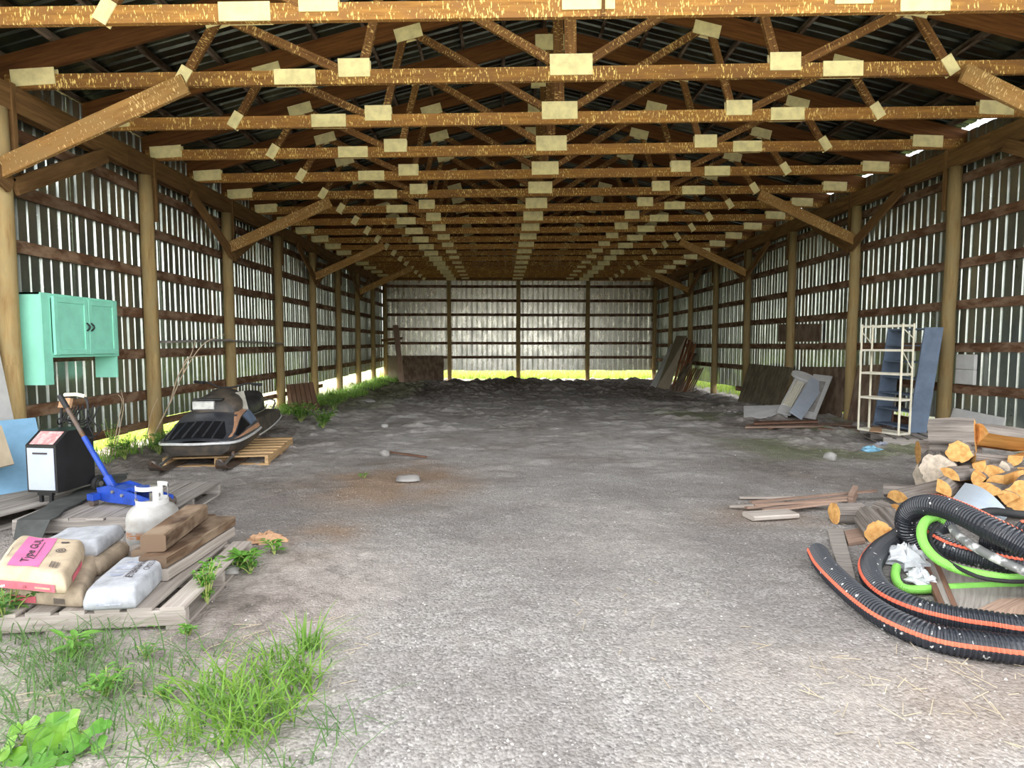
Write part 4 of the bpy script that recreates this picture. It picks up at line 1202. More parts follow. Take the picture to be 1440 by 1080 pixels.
# white panels
slab('white_slab', [at(1046, 586, 11.0), at(1108, 588, 10.8), at(1106, 569, 11.2), at(1046, 571, 11.4)], .06, M['white_paint'], 'long low white panel lying at the foot of the leaning panels', 'panel')
t = thing('arched_headboard', 'grey-white headboard with rounded top and fluted face leaning on plywood', 'headboard', (0, 0, 0))
a0, a1, a2, a3 = at(1093, 578, 10.9), at(1112, 583, 10.8), at(1140, 534, 11.7), at(1120, 527, 11.8)
MB().slab([a0, a1, a2, a3], .04).build('panel', M['white_paint'], t)
for q in range(5):
    u = .2 + .14 * q; pa, pb = a0.lerp(a1, u), a3.lerp(a2, u)
    MB().beam(pa.lerp(pb, .18) + Vector((-.012, -.012, .01)), pa.lerp(pb, .85) + Vector((-.012, -.012, .01)), .03, .015, (-.5, -.5, .5)).build('flute', M['cream'], t)
nn = ((a1 - a0).cross(a3 - a0)).normalized(); cc = a3.lerp(a2, .5) + (a3 - a0).normalized() * .02; ex_ = (a2 - a3).normalized(); ey_ = nn.cross(ex_)
ar = MB(); pts_ = [cc + ex_ * .24 * math.cos(a) + ey_ * .13 * math.sin(a) for a in [2 * PI * q / 20 for q in range(20)]]
ar.loft([[p + nn * .03 for p in pts_], [p - nn * .04 for p in pts_]], True).build('rounded_top', M['white_paint'], t)
slab('melamine_sheet', [at(1111, 578, 10.6), at(1128, 589, 10.45), at(1161, 541, 11.5), at(1141, 530, 11.6)], .03, M['white_panel'], 'plain white panel leaning in front of the headboard', 'panel')
t = thing('framed_screen', 'white framed screen piece leaning furthest right of the white panels', 'screen', (0, 0, 0))
f0, f1, f2, f3 = at(1122, 584, 10.75), at(1147, 588, 10.6), at(1171, 529, 11.6), at(1144, 526, 11.75)
def fq(u0, u1, v0, v1, off=0):
    P_ = lambda u, v: f0.lerp(f1, u).lerp(f3.lerp(f2, u), v)
    return [P_(u0, v0), P_(u1, v0), P_(u1, v1), P_(u0, v1)]
for q in (fq(0, .22, 0, 1), fq(.78, 1, 0, 1), fq(.22, .78, .86, 1), fq(.22, .78, 0, .12)): MB().slab(q, .035).build('rail', M['white_paint'], t)
MB().slab([p + Vector((.02, .02, 0)) for p in fq(.2, .8, .1, .9)], .01).build('inner_panel', M['grey_stone'], t)
slab('thin_board', [on(1048, 600, .05), on(1195, 598, .05), on(1200, 594, .05), on(1050, 596, .05)], .03, M['lath'], 'thin brown board lying in front of the white panels', 'board')
slab('thin_board', [on(1060, 595, .1), on(1150, 592, .1), on(1150, 590, .1), on(1060, 592, .1)], .03, M['dark_board'], 'thin dark board lying just behind the brown one', 'board')
slab('thin_board', [on(1150, 602, .06), on(1215, 606, .06), on(1240, 602, .06), on(1170, 598, .06)], .03, M['dark_board'], 'short dark board lying at the foot of the shelving pallet', 'board')
slab('white_scrap', [on(1023, 578, .0), on(1045, 580, .0), on(1046, 577, .0), on(1026, 575, .0)], .02, M['white_paint'], 'small white scrap on the dirt left of the white panels', 'scrap')

# ------------------------------------------------------------------ cream shelving unit
t = thing('shelving_unit', 'empty cream metal shelving unit on the pallet by the right wall', 'shelving', (0, 0, 0))
pc, pa = Vector((5.56, 7.88, 0)), Vector((5.34, 8.44, 0))
dv = Vector((.215, .085, 0)); pd, pb = pc + dv, pa + dv
zb0, zt0 = ZR + .012, 1.71
for p, wd, dvv in ((pc, .045, dv), (pd, .022, dv), (pa, .022, dv), (pb, .045, dv)):
    mb = MB(); xd = dv.normalized(); yd = (pa - pc).normalized()
    mb.beam(p + Vector((0, 0, zb0)), p + Vector((0, 0, zt0)), wd, .004, yd).beam(p + Vector((0, 0, zb0)), p + Vector((0, 0, zt0)), .004, .03, yd)
    mb.build('upright', M['cream'], t)
for zz in (zb0 + .02, .65, 1.01, 1.345, zt0 - .02):
    mb = MB()
    mb.slab([pc + Vector((0, 0, zz)), pd + Vector((0, 0, zz)), pb + Vector((0, 0, zz)), pa + Vector((0, 0, zz))], .006) if zz != zt0 - .02 else None
    for u, v in ((pc, pa), (pc, pd), (pd, pb), (pa, pb)):
        mb.beam(u + Vector((0, 0, zz - .012)), v + Vector((0, 0, zz - .012)), .006, .030)
    mb.build('shelf', M['cream'], t)
for (u, v, za, zb_) in ((pc, pd, 1.64, 1.50), (pc, pd, 1.33, 1.06), (pb, pa, 1.42, 1.60)):
    MB().beam(u + Vector((0, 0, za)), v + Vector((0, 0, zb_)), .016, .004, (pa - pc).normalized()).build('diagonal_brace', M['cream'], t)
slab('cardboard_scrap', [on(1222, 606, ZR + .05), on(1240, 607, ZR + .05), on(1240, 601, ZR + .05), on(1226, 600, ZR + .05)], .01, M['cardboard'], 'brown cardboard scrap on the lowest shelf of the cream unit', 'cardboard')

# slate bookcase
t = thing('bookcase', 'slate-blue bookcase tilted against the right wall behind the cream shelving', 'bookcase', (5.90, 8.16, ZR + .004), 0)
lean = .115; Wb, Db, Hb = .80, .27, 1.52
def bk(x, y, z): return (x + z * lean, y, z)
for y in (.01, Wb - .01):
    MB().slab([bk(0, y - .01, 0), bk(Db, y - .01, 0), bk(Db, y - .01, Hb), bk(0, y - .01, Hb)], .02).build('side_panel', M['slate'], t)
for q in range(7):
    z = .06 + q * (Hb - .07) / 6
    MB().slab([bk(.004, .015, z), bk(.004, Wb - .025, z), bk(Db, Wb - .025, z), bk(Db, .015, z)][::-1], .02).build('shelf', M['slate'], t)
MB().slab([bk(Db - .012, .015, .01), bk(Db - .012, .3, .01), bk(Db - .012, .3, Hb - .01), bk(Db - .012, .015, Hb - .01)], .006).build('back_panel', M['slate'], t)

# white boxes and pale board on the right wall
for i, (z0_, z1_) in enumerate(((.83, 1.045), (1.05, 1.27))):
    o = MB().box((6.865, 8.36, (z0_ + z1_) / 2), (.05, .33, z1_ - z0_), ch=.008).build('white_box', M['white_paint'])
    tag(o, 'flat white box fixed to the right wall beside the post, %s of two' % ('lower', 'upper')[i], 'box')
slab('pale_board', [Vector((6.80, 8.55, .26)), Vector((6.80, 7.65, .20)), Vector((6.86, 7.65, .42)), Vector((6.86, 8.55, .46))], .02, M['white_paint'], 'dusty white board along the right wall behind the firewood', 'board')

# ------------------------------------------------------------------ firewood
def stick_frame(p0, p1):
    d = (p1 - p0).normalized(); a = d.cross(Vector((0, 0, 1)))
    a = a.normalized() if a.length > 1e-3 else Vector((1, 0, 0)); return d, a, a.cross(d)
def round_log(p0, p1, r, label, gnarl=.06, old=False, group='firewood in the pile by the right wall'):
    p0, p1 = Vector(p0), Vector(p1)
    t = thing('firewood_log', label, 'log', p0.lerp(p1, .5) - Vector((0, 0, 0)), 0, group)
    off = Vector(t.location); d, a, b_ = stick_frame(p0, p1); n = 34; m = 7
    ph = [R.uniform(0, 6) for _ in range(4)]
    groove = [R.uniform(-1, 1) for _ in range(n)]
    rad = lambda k, i: r * (1 + gnarl * .9 * groove[k] + gnarl * math.sin(3 * 2 * PI * k / n + ph[0]) + gnarl * .6 * math.sin(7 * 2 * PI * k / n + ph[1]) + gnarl * (.35 if k % 2 else -.35) + .03 * math.sin(i + ph[2]))
    secs = [[p0.lerp(p1, i / (m - 1)) + (a * math.cos(2 * PI * k / n) + b_ * math.sin(2 * PI * k / n)) * rad(k, i) - off for k in range(n)] for i in range(m)]
    mb = MB(); mb.loft(secs, True, False)
    L = (p1 - p0).length; q = 0
    for i in range(m - 1):
        for k in range(n):
            u0, u1 = L * i / (m - 1), L * (i + 1) / (m - 1); w0 = k * .03
            mb.uv[q] = [(u0, w0), (u0, w0 + .03), (u1, w0 + .03), (u1, w0)]; q += 1
    mb.build('bark', M['bark'], t)
    for s, sec in ((-1, secs[0]), (1, secs[-1])):
        e = MB(); c = sum(sec, Vector()) / n + d * s * .006
        for k in range(n):
            j = (k + 1) % n
            e._q([c, sec[k], sec[j]] if s > 0 else [c, sec[j], sec[k]])
        e.build('cut_end', M['old_cut'] if old else M['cut'], t)
    return t
def split_log(p0, p1, r, label, roll=0.0, ang=100, old=False, group='firewood in the pile by the right wall'):
    """a wedge split from a round: two flat faces meeting at the heart, bark on the outside"""
    p0, p1 = Vector(p0), Vector(p1)
    t = thing('firewood_split', label, 'firewood', p0.lerp(p1, .5), 0, group)
    off = Vector(t.location); d, a, b_ = stick_frame(p0, p1); n = 8; m = 4
    A = math.radians(ang); ctr = r * .45
    def sec(i):
        c = p0.lerp(p1, i / (m - 1)); out = []
        for k in range(n + 1):
            th = roll - A / 2 + A * k / n
            rr = r * (1 + R.uniform(-.03, .03))
            out.append(c + (a * math.cos(th) + b_ * math.sin(th)) * rr - (a * math.cos(roll) + b_ * math.sin(roll)) * ctr - off)
        hrt = c - (a * math.cos(roll) + b_ * math.sin(roll)) * (ctr + R.uniform(-.01, .01)) - off
        return out, hrt
    S_ = [sec(i) for i in range(m)]
    L = (p1 - p0).length
    bk_ = MB().loft([s[0] for s in S_], False); q = 0
    for i in range(m - 1):
        for k in range(n): bk_.uv[q] = [(L * i / 3, k * .03), (L * i / 3, k * .03 + .03), (L * (i + 1) / 3, k * .03 + .03), (L * (i + 1) / 3, k * .03)]; q += 1
    bk_.build('bark', M['bark'], t)
    fc = MB()
    for i in range(m - 1):
        u0, u1 = L * i / 3, L * (i + 1) / 3
        fc._q([S_[i][0][-1], S_[i][1], S_[i + 1][1], S_[i + 1][0][-1]], [(u0, 0), (u0, r), (u1, r), (u1, 0)])
        fc._q([S_[i][1], S_[i][0][0], S_[i + 1][0][0], S_[i + 1][1]], [(u0, r), (u0, 2 * r), (u1, 2 * r), (u1, r)])
    fc.build('split_face', M['grey_wood'] if old else M['heart'], t)
    for (s, hrt), flip in ((S_[0], 1), (S_[-1], 0)):
        e = MB()
        for k in range(n): e._q([hrt, s[k], s[k + 1]] if not flip else [hrt, s[k + 1], s[k]])
        e.build('cut_end', M['old_cut'] if old else M['cut'], t)
    return t
def L2(x, y, Y): return at(x, y, Y)
# lowest layer and hidden support
round_log((4.05, 5.35, .14), (4.75, 5.45, .14), .14, 'thick grey log lying lowest at the back of the firewood pile', old=True)
round_log((4.85, 5.30, .15), (5.5, 5.35, .15), .15, 'grey log at the bottom right of the firewood pile', old=True)
round_log((3.95, 5.05, .13), (4.55, 5.0, .13), .13, 'grey log under the gnarled block in the pile', old=True)
round_log(L2(1291, 638, 5.45), L2(1375, 640, 5.25), .135, 'grey furrowed log just under the largest log', .07)
round_log(L2(1308, 612, 5.35), L2(1372, 613, 5.12), .165, 'largest gnarled grey log on top of the pile with its pale cut end', .08)
split_log(L2(1372, 612, 5.10), L2(1443, 622, 5.0), .20, 'big orange split log topmost at the right of the pile', roll=2.0, ang=150)
round_log(L2(1318, 660, 5.0), L2(1318, 650, 5.35), .135, 'gnarled pale stump block standing at the left of the pile', .07, True)
round_log(L2(1348, 636, 4.95), L2(1356, 632, 5.35), .095, 'log with a half-round pale cut end facing the camera')
round_log(L2(1368, 644, 4.98), L2(1440, 652, 4.9), .05, 'slim grey log lying crosswise below the big orange split', .04)
split_log(L2(1374, 656, 4.78), L2(1392, 650, 5.2), .10, 'split log with pale wedge end, directly below the slim grey log', roll=-.4, ang=95)
split_log(L2(1393, 664, 4.72), L2(1404, 656, 5.2), .11, 'split log with square pale end beside the wedge-ended one', roll=1.7, ang=120)
split_log(L2(1376, 674, 4.62), L2(1390, 662, 5.1), .09, 'split log whose ragged pale end points down at the tin sheet', roll=3.4, ang=95)
split_log(L2(1335, 668, 4.72), L2(1372, 664, 4.9), .10, 'short orange split log with grey bark behind the tin sheet', roll=1.1, ang=120)
split_log(L2(1262, 700, 4.78), L2(1340, 682, 4.9), .12, 'long brown split log reaching left above the black hose', roll=1.7, ang=130)
split_log(L2(1325, 687, 4.55), L2(1345, 676, 5.0), .10, 'split log with pale end left of the tin sheet', roll=.6, ang=110)
split_log(L2(1262, 717, 4.45), L2(1325, 708, 4.5), .085, 'orange split plank log just behind the bend of the black hose', roll=1.4, ang=110)
split_log(L2(1424, 646, 4.8), L2(1448, 640, 5.2), .10, 'split log with fan-shaped pale end at the right edge of the pile', roll=-.8, ang=100)
split_log(L2(1410, 660, 4.75), L2(1440, 662, 5.1), .09, 'grey split log right of the square-ended one', roll=.3, ang=110, old=True)
split_log(L2(1400, 682, 4.55), L2(1430, 672, 4.8), .12, 'orange split log lying slanted right of the tin sheet', roll=2.6, ang=120)
split_log(L2(1385, 690, 4.35), L2(1415, 690, 4.7), .12, 'brown split log behind the upper edge of the tin sheet', roll=1.6, ang=130)
split_log(L2(1415, 702, 4.25), L2(1428, 688, 4.7), .12, 'split log with tall pointed pale end right of the tin sheet', roll=1.5, ang=80)
round_log(L2(1440, 700, 4.2), L2(1452, 686, 4.7), .12, 'grey bark log cut off by the right picture edge', .07)
split_log(L2(1436, 672, 4.6), L2(1460, 664, 4.9), .11, 'orange split log at the right edge above the bark log', roll=2.2, ang=110)
split_log((3.75, 4.55, .10), (4.35, 4.65, .10), .13, 'brown split log low in the middle of the pile', roll=1.4, ang=130)
split_log((4.2, 4.35, .12), (4.8, 4.45, .12), .14, 'brown split log low at the right of the pile', roll=1.7, ang=130)
split_log((3.9, 4.85, .28), (4.5, 4.8, .30), .13, 'brown split log in the core of the pile', roll=1.5, ang=130)
split_log((4.4, 4.7, .30), (5.0, 4.75, .30), .14, 'brown split log in the right core of the pile', roll=1.6, ang=130)
# loose pieces at the left of the pile
GL = 'loose firewood left of the pile'
round_log(on(1173, 722, .085), on(1210, 722, .085), .085, 'short grey log with a cut end lying by the thin laths', .04, group=GL)
round_log(on(1236, 750, .075), on(1218, 728, .075), .085, 'grey bark log with an orange cut end facing forward', .07, group=GL)
split_log(on(1275, 755, .07), on(1246, 722, .08), .10, 'flat grey split log resting against the black hose bend', roll=1.6, ang=120, old=True, group=GL)
split_log(on(1243, 690, .10), on(1285, 692, .12), .11, 'grey split log with wavy bark left of the orange ones', roll=1.6, ang=140, old=True, group=GL)
split_log(on(1234, 712, .06), on(1262, 722, .06), .08, 'grey split offcut between the two loose grey logs', roll=1.0, ang=120, old=True, group=GL)

# tin sheet over the pile
mb = MB(); nU = 18
q0, q1, q2, q3 = at(1321, 724, 3.75), at(1398, 745, 3.45), at(1420, 722, 3.75), at(1357, 679, 4.35)
q0b, q1b = q0, q1
secs = []
for i in range(nU + 1):
    u = i / nU; bul = .05 * math.sin(PI * u)
    secs.append([q0.lerp(q1, u) + Vector((0, 0, bul)), q3.lerp(q2, u) + Vector((0, 0, bul))])
secs2 = [[p - Vector((0, 0, .008)) for p in s] for s in secs]
mb.loft([[a[0], a[1], b_[1], b_[0]] for a, b_ in zip(secs, secs2)], True)
tag(mb.build('tin_sheet', M['tin']), 'pale curved tin sheet lying between the firewood and the black hose', 'sheet metal')

# ------------------------------------------------------------------ hoses
def hose(name, label, pts, r, rib=.02, amp=.05, mat=None, stripe=None, seg=18, cat='hose', open_ends=True):
    t = thing(name, label, cat, (0, 0, 0), 0)
    P_ = spline(pts, rib / 4); 
    # even spacing
    acc = [0]
    for a, b_ in zip(P_[:-1], P_[1:]): acc.append(acc[-1] + (b_ - a).length)
    n = int(acc[-1] / (rib / 4)); out = []; j = 0
    for i in range(n + 1):
        s = acc[-1] * i / n
        while j < len(acc) - 2 and acc[j + 1] < s: j += 1
        f = (s - acc[j]) / max(1e-9, acc[j + 1] - acc[j]); out.append(P_[j].lerp(P_[j + 1], f))
    rr = [r * (1 + amp * (1, 1, -1, -1)[i % 4]) for i in range(len(out))]
    if amp == 0: out, rr = out[::4], rr[::4]
    mb = MB().tube(out, rr, seg, cap=not open_ends)
    if open_ends:
        mb.tube(out[:8], [q * .86 for q in rr[:8]], seg, cap=False)
    mb.build('tube', mat, t, smooth=(amp == 0))
    if stripe:
        secs = []
        for i, p in enumerate(out):
            d = (out[min(i + 1, len(out) - 1)] - out[max(i - 1, 0)]).normalized()
            sd_ = d.cross(Vector((0, 0, 1))).normalized(); up_ = sd_.cross(d)
            sec = []
            for q in range(4):
                a = stripe + (-.16 + .32 * q / 3)
                sec.append(p + (sd_ * math.cos(a) + up_ * math.sin(a)) * (rr[i] + .0022))
            secs.append(sec)
        MB().loft(secs, False).build('orange_stripe', M['orange'], t)
    return t
def px3(l): return [on(x, y, z) for x, y, z in l]
hose('drain_hose', 'black corrugated hose with orange stripe, outermost, its open end on gravel',
     px3([(1150, 777, .066), (1161, 796, .066), (1182, 818, .066), (1209, 842, .066), (1244, 867, .066), (1286, 887, .066), (1327, 900, .066), (1390, 909, .066), (1440, 914, .066), (1520, 915, .066), (1600, 905, .066)]) + [Vector(p) for p in ((3.2, 2.72, 0.066), (3.45, 3.05, 0.066), (3.45, 3.45, 0.07), (3.25, 3.75, 0.09),)],
     .060, mat=M['hose'], stripe=.25)
hose('drain_hose', 'black corrugated hose with orange stripe, curving inside the outermost one',
     px3([(1300, 738, .07), (1284, 745, .068), (1262, 757, .066), (1240, 772, .066), (1226, 790, .066), (1224, 806, .066), (1234, 825, .066), (1257, 843, .066), (1296, 859, .066), (1348, 871, .066), (1390, 877, .07), (1440, 884, .075), (1520, 886, .08), (1600, 876, .08)]) + [Vector(p) for p in ((3.2, 2.92, 0.08), (3.31, 3.2, 0.1), (3.22, 3.5, 0.15),)],
     .060, mat=M['hose'], stripe=.38)
hose('drain_hose', 'thick black ribbed hose arching over the top of the coil',
     [at(1288, 762, 3.72), at(1275, 742, 3.70), at(1278, 722, 3.66), at(1293, 712, 3.56), at(1317, 711, 3.42), at(1348, 721, 3.26), at(1390, 742, 3.05), at(1440, 767, 2.90), at(1520, 810, 2.75), at(1600, 852, 2.65)] + [Vector(p) for p in ((3.12, 2.86, 0.19), (3.27, 3.15, 0.22), (3.2, 3.42, 0.27),)],
     .064, mat=M['hose'], stripe=1.9)
hose('drain_hose', 'black ribbed hose with orange stripe lying inside the green loop',
     [at(1330, 736, 3.55), at(1312, 742, 3.50), at(1310, 756, 3.42), at(1328, 769, 3.33), at(1355, 779, 3.24), at(1395, 788, 3.16), at(1440, 796, 3.1), at(1520, 800, 3.1)] + [Vector(p) for p in ((3.38, 3.24, 0.2), (3.46, 3.5, 0.22),)],
     .058, mat=M['hose'], stripe=.95)
hose('green_hose', 'lime green ribbed hose with its bent end beside the white plastic',
     px3([(1261, 797, .05), (1259, 808, .045), (1262, 819, .04), (1272, 827, .036), (1296, 829, .036), (1348, 826, .036), (1400, 824, .036), (1440, 823, .036), (1520, 815, .04)]),
     .023, rib=.008, amp=.03, mat=M['green_hose'], seg=12)
hose('green_hose', 'lime green hose looping around the inner black hose',
     [at(1330, 733, 3.42), at(1318, 727, 3.45), at(1303, 732, 3.45), at(1296, 746, 3.38), at(1299, 764, 3.28), at(1314, 783, 3.18), at(1338, 797, 3.10), at(1369, 806, 3.02), at(1411, 813, 2.98), at(1440, 814, 2.98), at(1520, 814, 3.0)] + [Vector(p) for p in ((3.24, 3.1, 0.12), (3.36, 3.35, 0.12),)],
     .026, rib=.008, amp=.03, mat=M['green_hose'], seg=12)
hose('rubber_hose', 'thin smooth black hose lying along the inside of the green loop',
     [at(1318, 737, 3.40), at(1309, 748, 3.36), at(1309, 762, 3.29), at(1319, 778, 3.19), at(1338, 793, 3.10), at(1375, 811, 2.96), at(1411, 817, 2.92), at(1440, 818, 2.92), at(1500, 818, 2.92)],
     .011, rib=.04, amp=0, mat=M['rubber'], seg=8)
hose('grey_hose', 'dirty grey hose with white specks crossing over the striped hose',
     [at(1340, 742, 3.30), at(1346, 752, 3.24), at(1362, 764, 3.15), at(1388, 779, 3.04), at(1415, 792, 2.95), at(1440, 803, 2.88), at(1510, 832, 2.75)],
     .026, rib=.04, amp=0, mat=M['grey_hose'], seg=10)
hose('rubber_hose', 'flattened black hose lying behind the tin sheet at the right edge',
     [at(1372, 724, 3.62), at(1395, 719, 3.65), at(1420, 722, 3.6), at(1440, 724, 3.6), at(1500, 726, 3.6)], .028, rib=.04, amp=0, mat=M['rubber'], seg=8)

# cardboard, planks and plastic under the hoses
slab('fibreboard', [on(1318, 862, .04), on(1520, 880, .04), on(1500, 770, .04), on(1320, 770, .04)], .02, M['grey_wood'], 'grey-brown fibreboard lying under the green hose', 'board')
slab('fibreboard', [on(1355, 866, .055), on(1540, 880, .055), on(1540, 835, .055), on(1405, 842, .055)], .012, M['lath'], 'smaller brown board lying on the fibreboard by the striped hose', 'board')
for i in range(3):
    slab('dark_plank', [on(1325 + 9 * i, 862, .06), on(1333 + 9 * i, 862, .06), on(1291 + 7 * i, 755, .06), on(1284 + 7 * i, 757, .06)], .035, M['dark_board' if i != 1 else 'grey_wood'],
         'weathered plank lying lengthwise under the coil, %s from the white plastic' % ORD[i], 'plank')
slab('grey_plank', [on(1163, 744, .03), on(1182, 810, .03), on(1203, 813, .03), on(1185, 743, .03)], .025, M['grey_wood'], 'grey plank lying behind the open end of the outer hose', 'plank')
slab('brown_plank', [on(1187, 746, .025), on(1193, 764, .025), on(1217, 760, .025), on(1210, 742, .025)], .022, M['lath'], 'short brown board beside the grey plank', 'plank')
def crumple(name, label, c, rx, ry, rz_, mat, cat, seed):
    rr = random.Random(seed); mb = MB(); n, m = 18, 8; base = []
    for j in range(m + 1):
        ph = PI / 2 * j / m
        for i in range(n):
            a = 2 * PI * i / n; k = 1 + rr.uniform(-.32, .32)
            mb.v.append((c.x + rx * k * math.cos(a) * math.cos(ph), c.y + ry * k * math.sin(a) * math.cos(ph), c.z + max(0, rz_ * math.sin(ph) * (1 + rr.uniform(-.4, .4)))))
    for j in range(m):
        for i in range(n):
            q = (i + 1) % n
            mb.f.append((j * n + i, j * n + q, (j + 1) * n + q, (j + 1) * n + i)); mb.uv.append([(0, 0)] * 4)
    return tag(mb.build(name, mat), label, cat)
crumple('plastic_bag', 'crumpled white plastic film in front of the dark planks', on(1276, 793, .03), .11, .15, .10, M['poly'], 'plastic bag', 1)
crumple('plastic_bag', 'smaller white plastic film beside the bent green hose end', on(1294, 817, .04), .07, .07, .06, M['poly'], 'plastic bag', 4)
M['bluefilm'] = plain('blue_film', (.30, .60, .78), .5, var=.2)
crumple('blue_film', 'crumpled light blue film on the dirt before the shelving pallet', Vector((4.95, 7.5, g(4.95, 7.5))), .13, .10, .06, M['bluefilm'], 'plastic film', 6)
crumple('blue_film', 'darker blue film scrap right of the light blue one', Vector((5.25, 7.75, g(5.25, 7.75))), .10, .06, .03, M['blue_ink'], 'plastic film', 8)

# lath pile on the gravel
LP = [((1026, 712), (1060, 711)), ((1049, 714), (1198, 698)), ((1056, 706), (1232, 690)), ((1040, 700), (1120, 699)), ((1075, 718), (1175, 706)), ((1060, 710), (1190, 703)), ((1085, 716), (1150, 707))]
for i, (a, b_) in enumerate(LP):
    za = .025 + .012 * (i % 3); zb_ = .05 + .02 * (i % 3)
    o = MB().beam(on(*a, za), on(*b_, zb_), .035 if i != 4 else .06, .016).build('lath', M['lath'] if i % 3 else M['pale_grey_wood'])
    tag(o, ('long pale lath reaching furthest left in the pile on the gravel', 'long lath lying across the front of the gravel pile', 'longest lath, its end nearest the firewood', 'pale lath lying at the back of the gravel pile', 'wide lath under the short grey log', 'brown lath in the middle of the gravel pile', 'short pale lath at the front of the gravel pile')[i], 'lath', 'laths on the gravel left of the firewood')
o = MB().beam(on(1052, 726, .03), on(1115, 722, .03), .16, .04, ch=.01).build('rotten_board', M['pale_grey_wood']); tag(o, 'short rotten board lying in front of the lath pile', 'board')
o = MB().beam(on(1196, 703, .05), on(1203, 690, .09), .04, .10).build('wood_block', M['lath']); tag(o, 'small reddish wood block standing at the end of the laths', 'block')

# ------------------------------------------------------------------ stones
def stone(label, c, r, mat, seed, sq=.7):
    rr = np.random.RandomState(seed); mb = MB(); n, m = 14, 8
    for j in range(m + 1):
        ph = -PI / 2 + PI * j / m
        for i in range(n):
            a = 2 * PI * i / n
            d = Vector((math.cos(a) * math.cos(ph), math.sin(a) * math.cos(ph), math.sin(ph)))
            k = r * (1 + .5 * (float(vnoise(d.x * 1.3 + seed * 7 + 5, d.y * 1.3 + d.z * 1.7 + 9)) - .5))
            mb.v.append((c.x + d.x * k, c.y + d.y * k, c.z + d.z * k * sq + r * sq * .6))
    for j in range(m):
        for i in range(n):
            q = (i + 1) % n
            mb.f.append((j * n + i, j * n + q, (j + 1) * n + q, (j + 1) * n + i)); mb.uv.append([(0, 0)] * 4)
    return tag(mb.build('stone', mat, smooth=True), label, 'stone')
def gp(x, y, dz=0.0):
    p = on(x, y, 0)
    for _ in range(6): p = on(x, y, g(p.x, p.y))
    return p + Vector((0, 0, dz))
stone('round pale stone on the dirt left of the shelving pallet', gp(1167, 646), .075, M['stone'], 1)
stone('pale flat rock on the dark dirt near the back left', gp(519, 566), .16, M['stone'], 2, .4)
stone('small white stone on the dirt in the middle left', gp(541, 601), .06, M['stone'], 3, .6)
stone('round grey stone at the end of the thin stick in the middle', gp(541, 641), .07, M['grey_stone'], 4)
stone('grey rock between the front pallet and the gravel', gp(325, 806), .055, M['grey_stone'], 5, .5)
stone('flat grey rock in the brown chaff patch', gp(575, 676), .13, M['grey_stone'], 6, .3)
stone('small reddish stone before the thin boards at right', gp(1082, 603), .06, M['cardboard'], 7)
o = MB().beam(gp(548, 639, .03), gp(600, 645, .02), .025, .02).build('stick', M['dark_board']); tag(o, 'thin dark stick lying on the dirt in the middle', 'stick')
crumple('bark_chunk', 'reddish-brown bark chunk behind the corner of the front pallet', gp(375, 762, .0), .13, .07, .06, M['cardboard'], 'bark', 9)

# ------------------------------------------------------------------ loose gravel and straw
def scatter_pebbles():
    mb = MB(); rr = random.Random(11)
    for i in range(5200):
        Y_ = 1.75 + 6.5 * rr.random() ** 1.8
        x = rr.uniform(-.95, 1.0) * Y_ * .9 + .1
        if x < -.75 - .25 * (Y_ - 1.8) + rr.uniform(-.5, .2) and rr.random() < .8: continue
        r = rr.uniform(.0026, .0065) * (1.6 if rr.random() < .05 else 1)
        z = g(x, Y_); b = len(mb.v); a = rr.uniform(0, 6)
        for q in range(5):
            mb.v.append((x + r * math.cos(a + q * 1.257) * rr.uniform(.7, 1.2), Y_ + r * math.sin(a + q * 1.257) * rr.uniform(.7, 1.2), z - .001 + r * .15))
        mb.v.append((x + rr.uniform(-.3, .3) * r, Y_ + rr.uniform(-.3, .3) * r, z + r * rr.uniform(.6, 1.0)))
        for q in range(5):
            mb.f.append((b + q, b + (q + 1) % 5, b + 5)); mb.uv.append([(i * .37 % 1, i * .61 % 1)] * 3)
    m, n, b_ = new_mat('loose_gravel')
    v = coords(n, 'UV', (1, 1, 1), False)
    wn = N(n, 'ShaderNodeTexWhiteNoise'); n.links.new(v, wn.inputs['Vector'])
    n.links.new(ramp(n, wn.outputs['Value'], [(0, (.14, .125, .115)), (.5, (.40, .375, .34)), (.85, (.50, .475, .44)), (1, (.68, .655, .62))]), b_.inputs['Base Color'])
    b_.inputs['Roughness'].default_value = .9
    o = mb.build('loose_gravel', m); o['kind'] = 'stuff'; tag(o, 'loose pale gravel scattered over the ground at the front', 'gravel')
scatter_pebbles()
def straw(name, label, regions, seed, mat):
    mb = MB(); rr = random.Random(seed)
    for (x0, x1, y0, y1, n) in regions:
        for i in range(n):
            x, y = rr.uniform(x0, x1), rr.uniform(y0, y1); a = rr.uniform(-1.5, 1.5); L = rr.uniform(.03, .12)
            dx, dy = L * math.cos(a), L * math.sin(a)
            z = g(x, y) + .008
            p, q = Vector((x, y, z)), Vector((x + dx, y + dy, g(x + dx, y + dy) + rr.uniform(.005, .02)))
            mb.beam(p, q, .0024, .002)
    o = mb.build(name, mat); o['kind'] = 'stuff'; tag(o, label, 'straw')
M['straw'] = plain('dry_straw', (.52, .44, .31), .8, var=.25)
straw('dry_straw', 'dry straw scattered at the foot of the hoses and the bags', [(1.2, 2.2, 1.9, 2.5, 70), (-1.4, -.6, 2.2, 2.9, 40), (-2.2, -1.2, 2.2, 2.75, 60), (2.5, 3.3, 3.7, 4.4, 40), (.3, 1.2, 2.0, 3.4, 16)], 5, M['straw'])

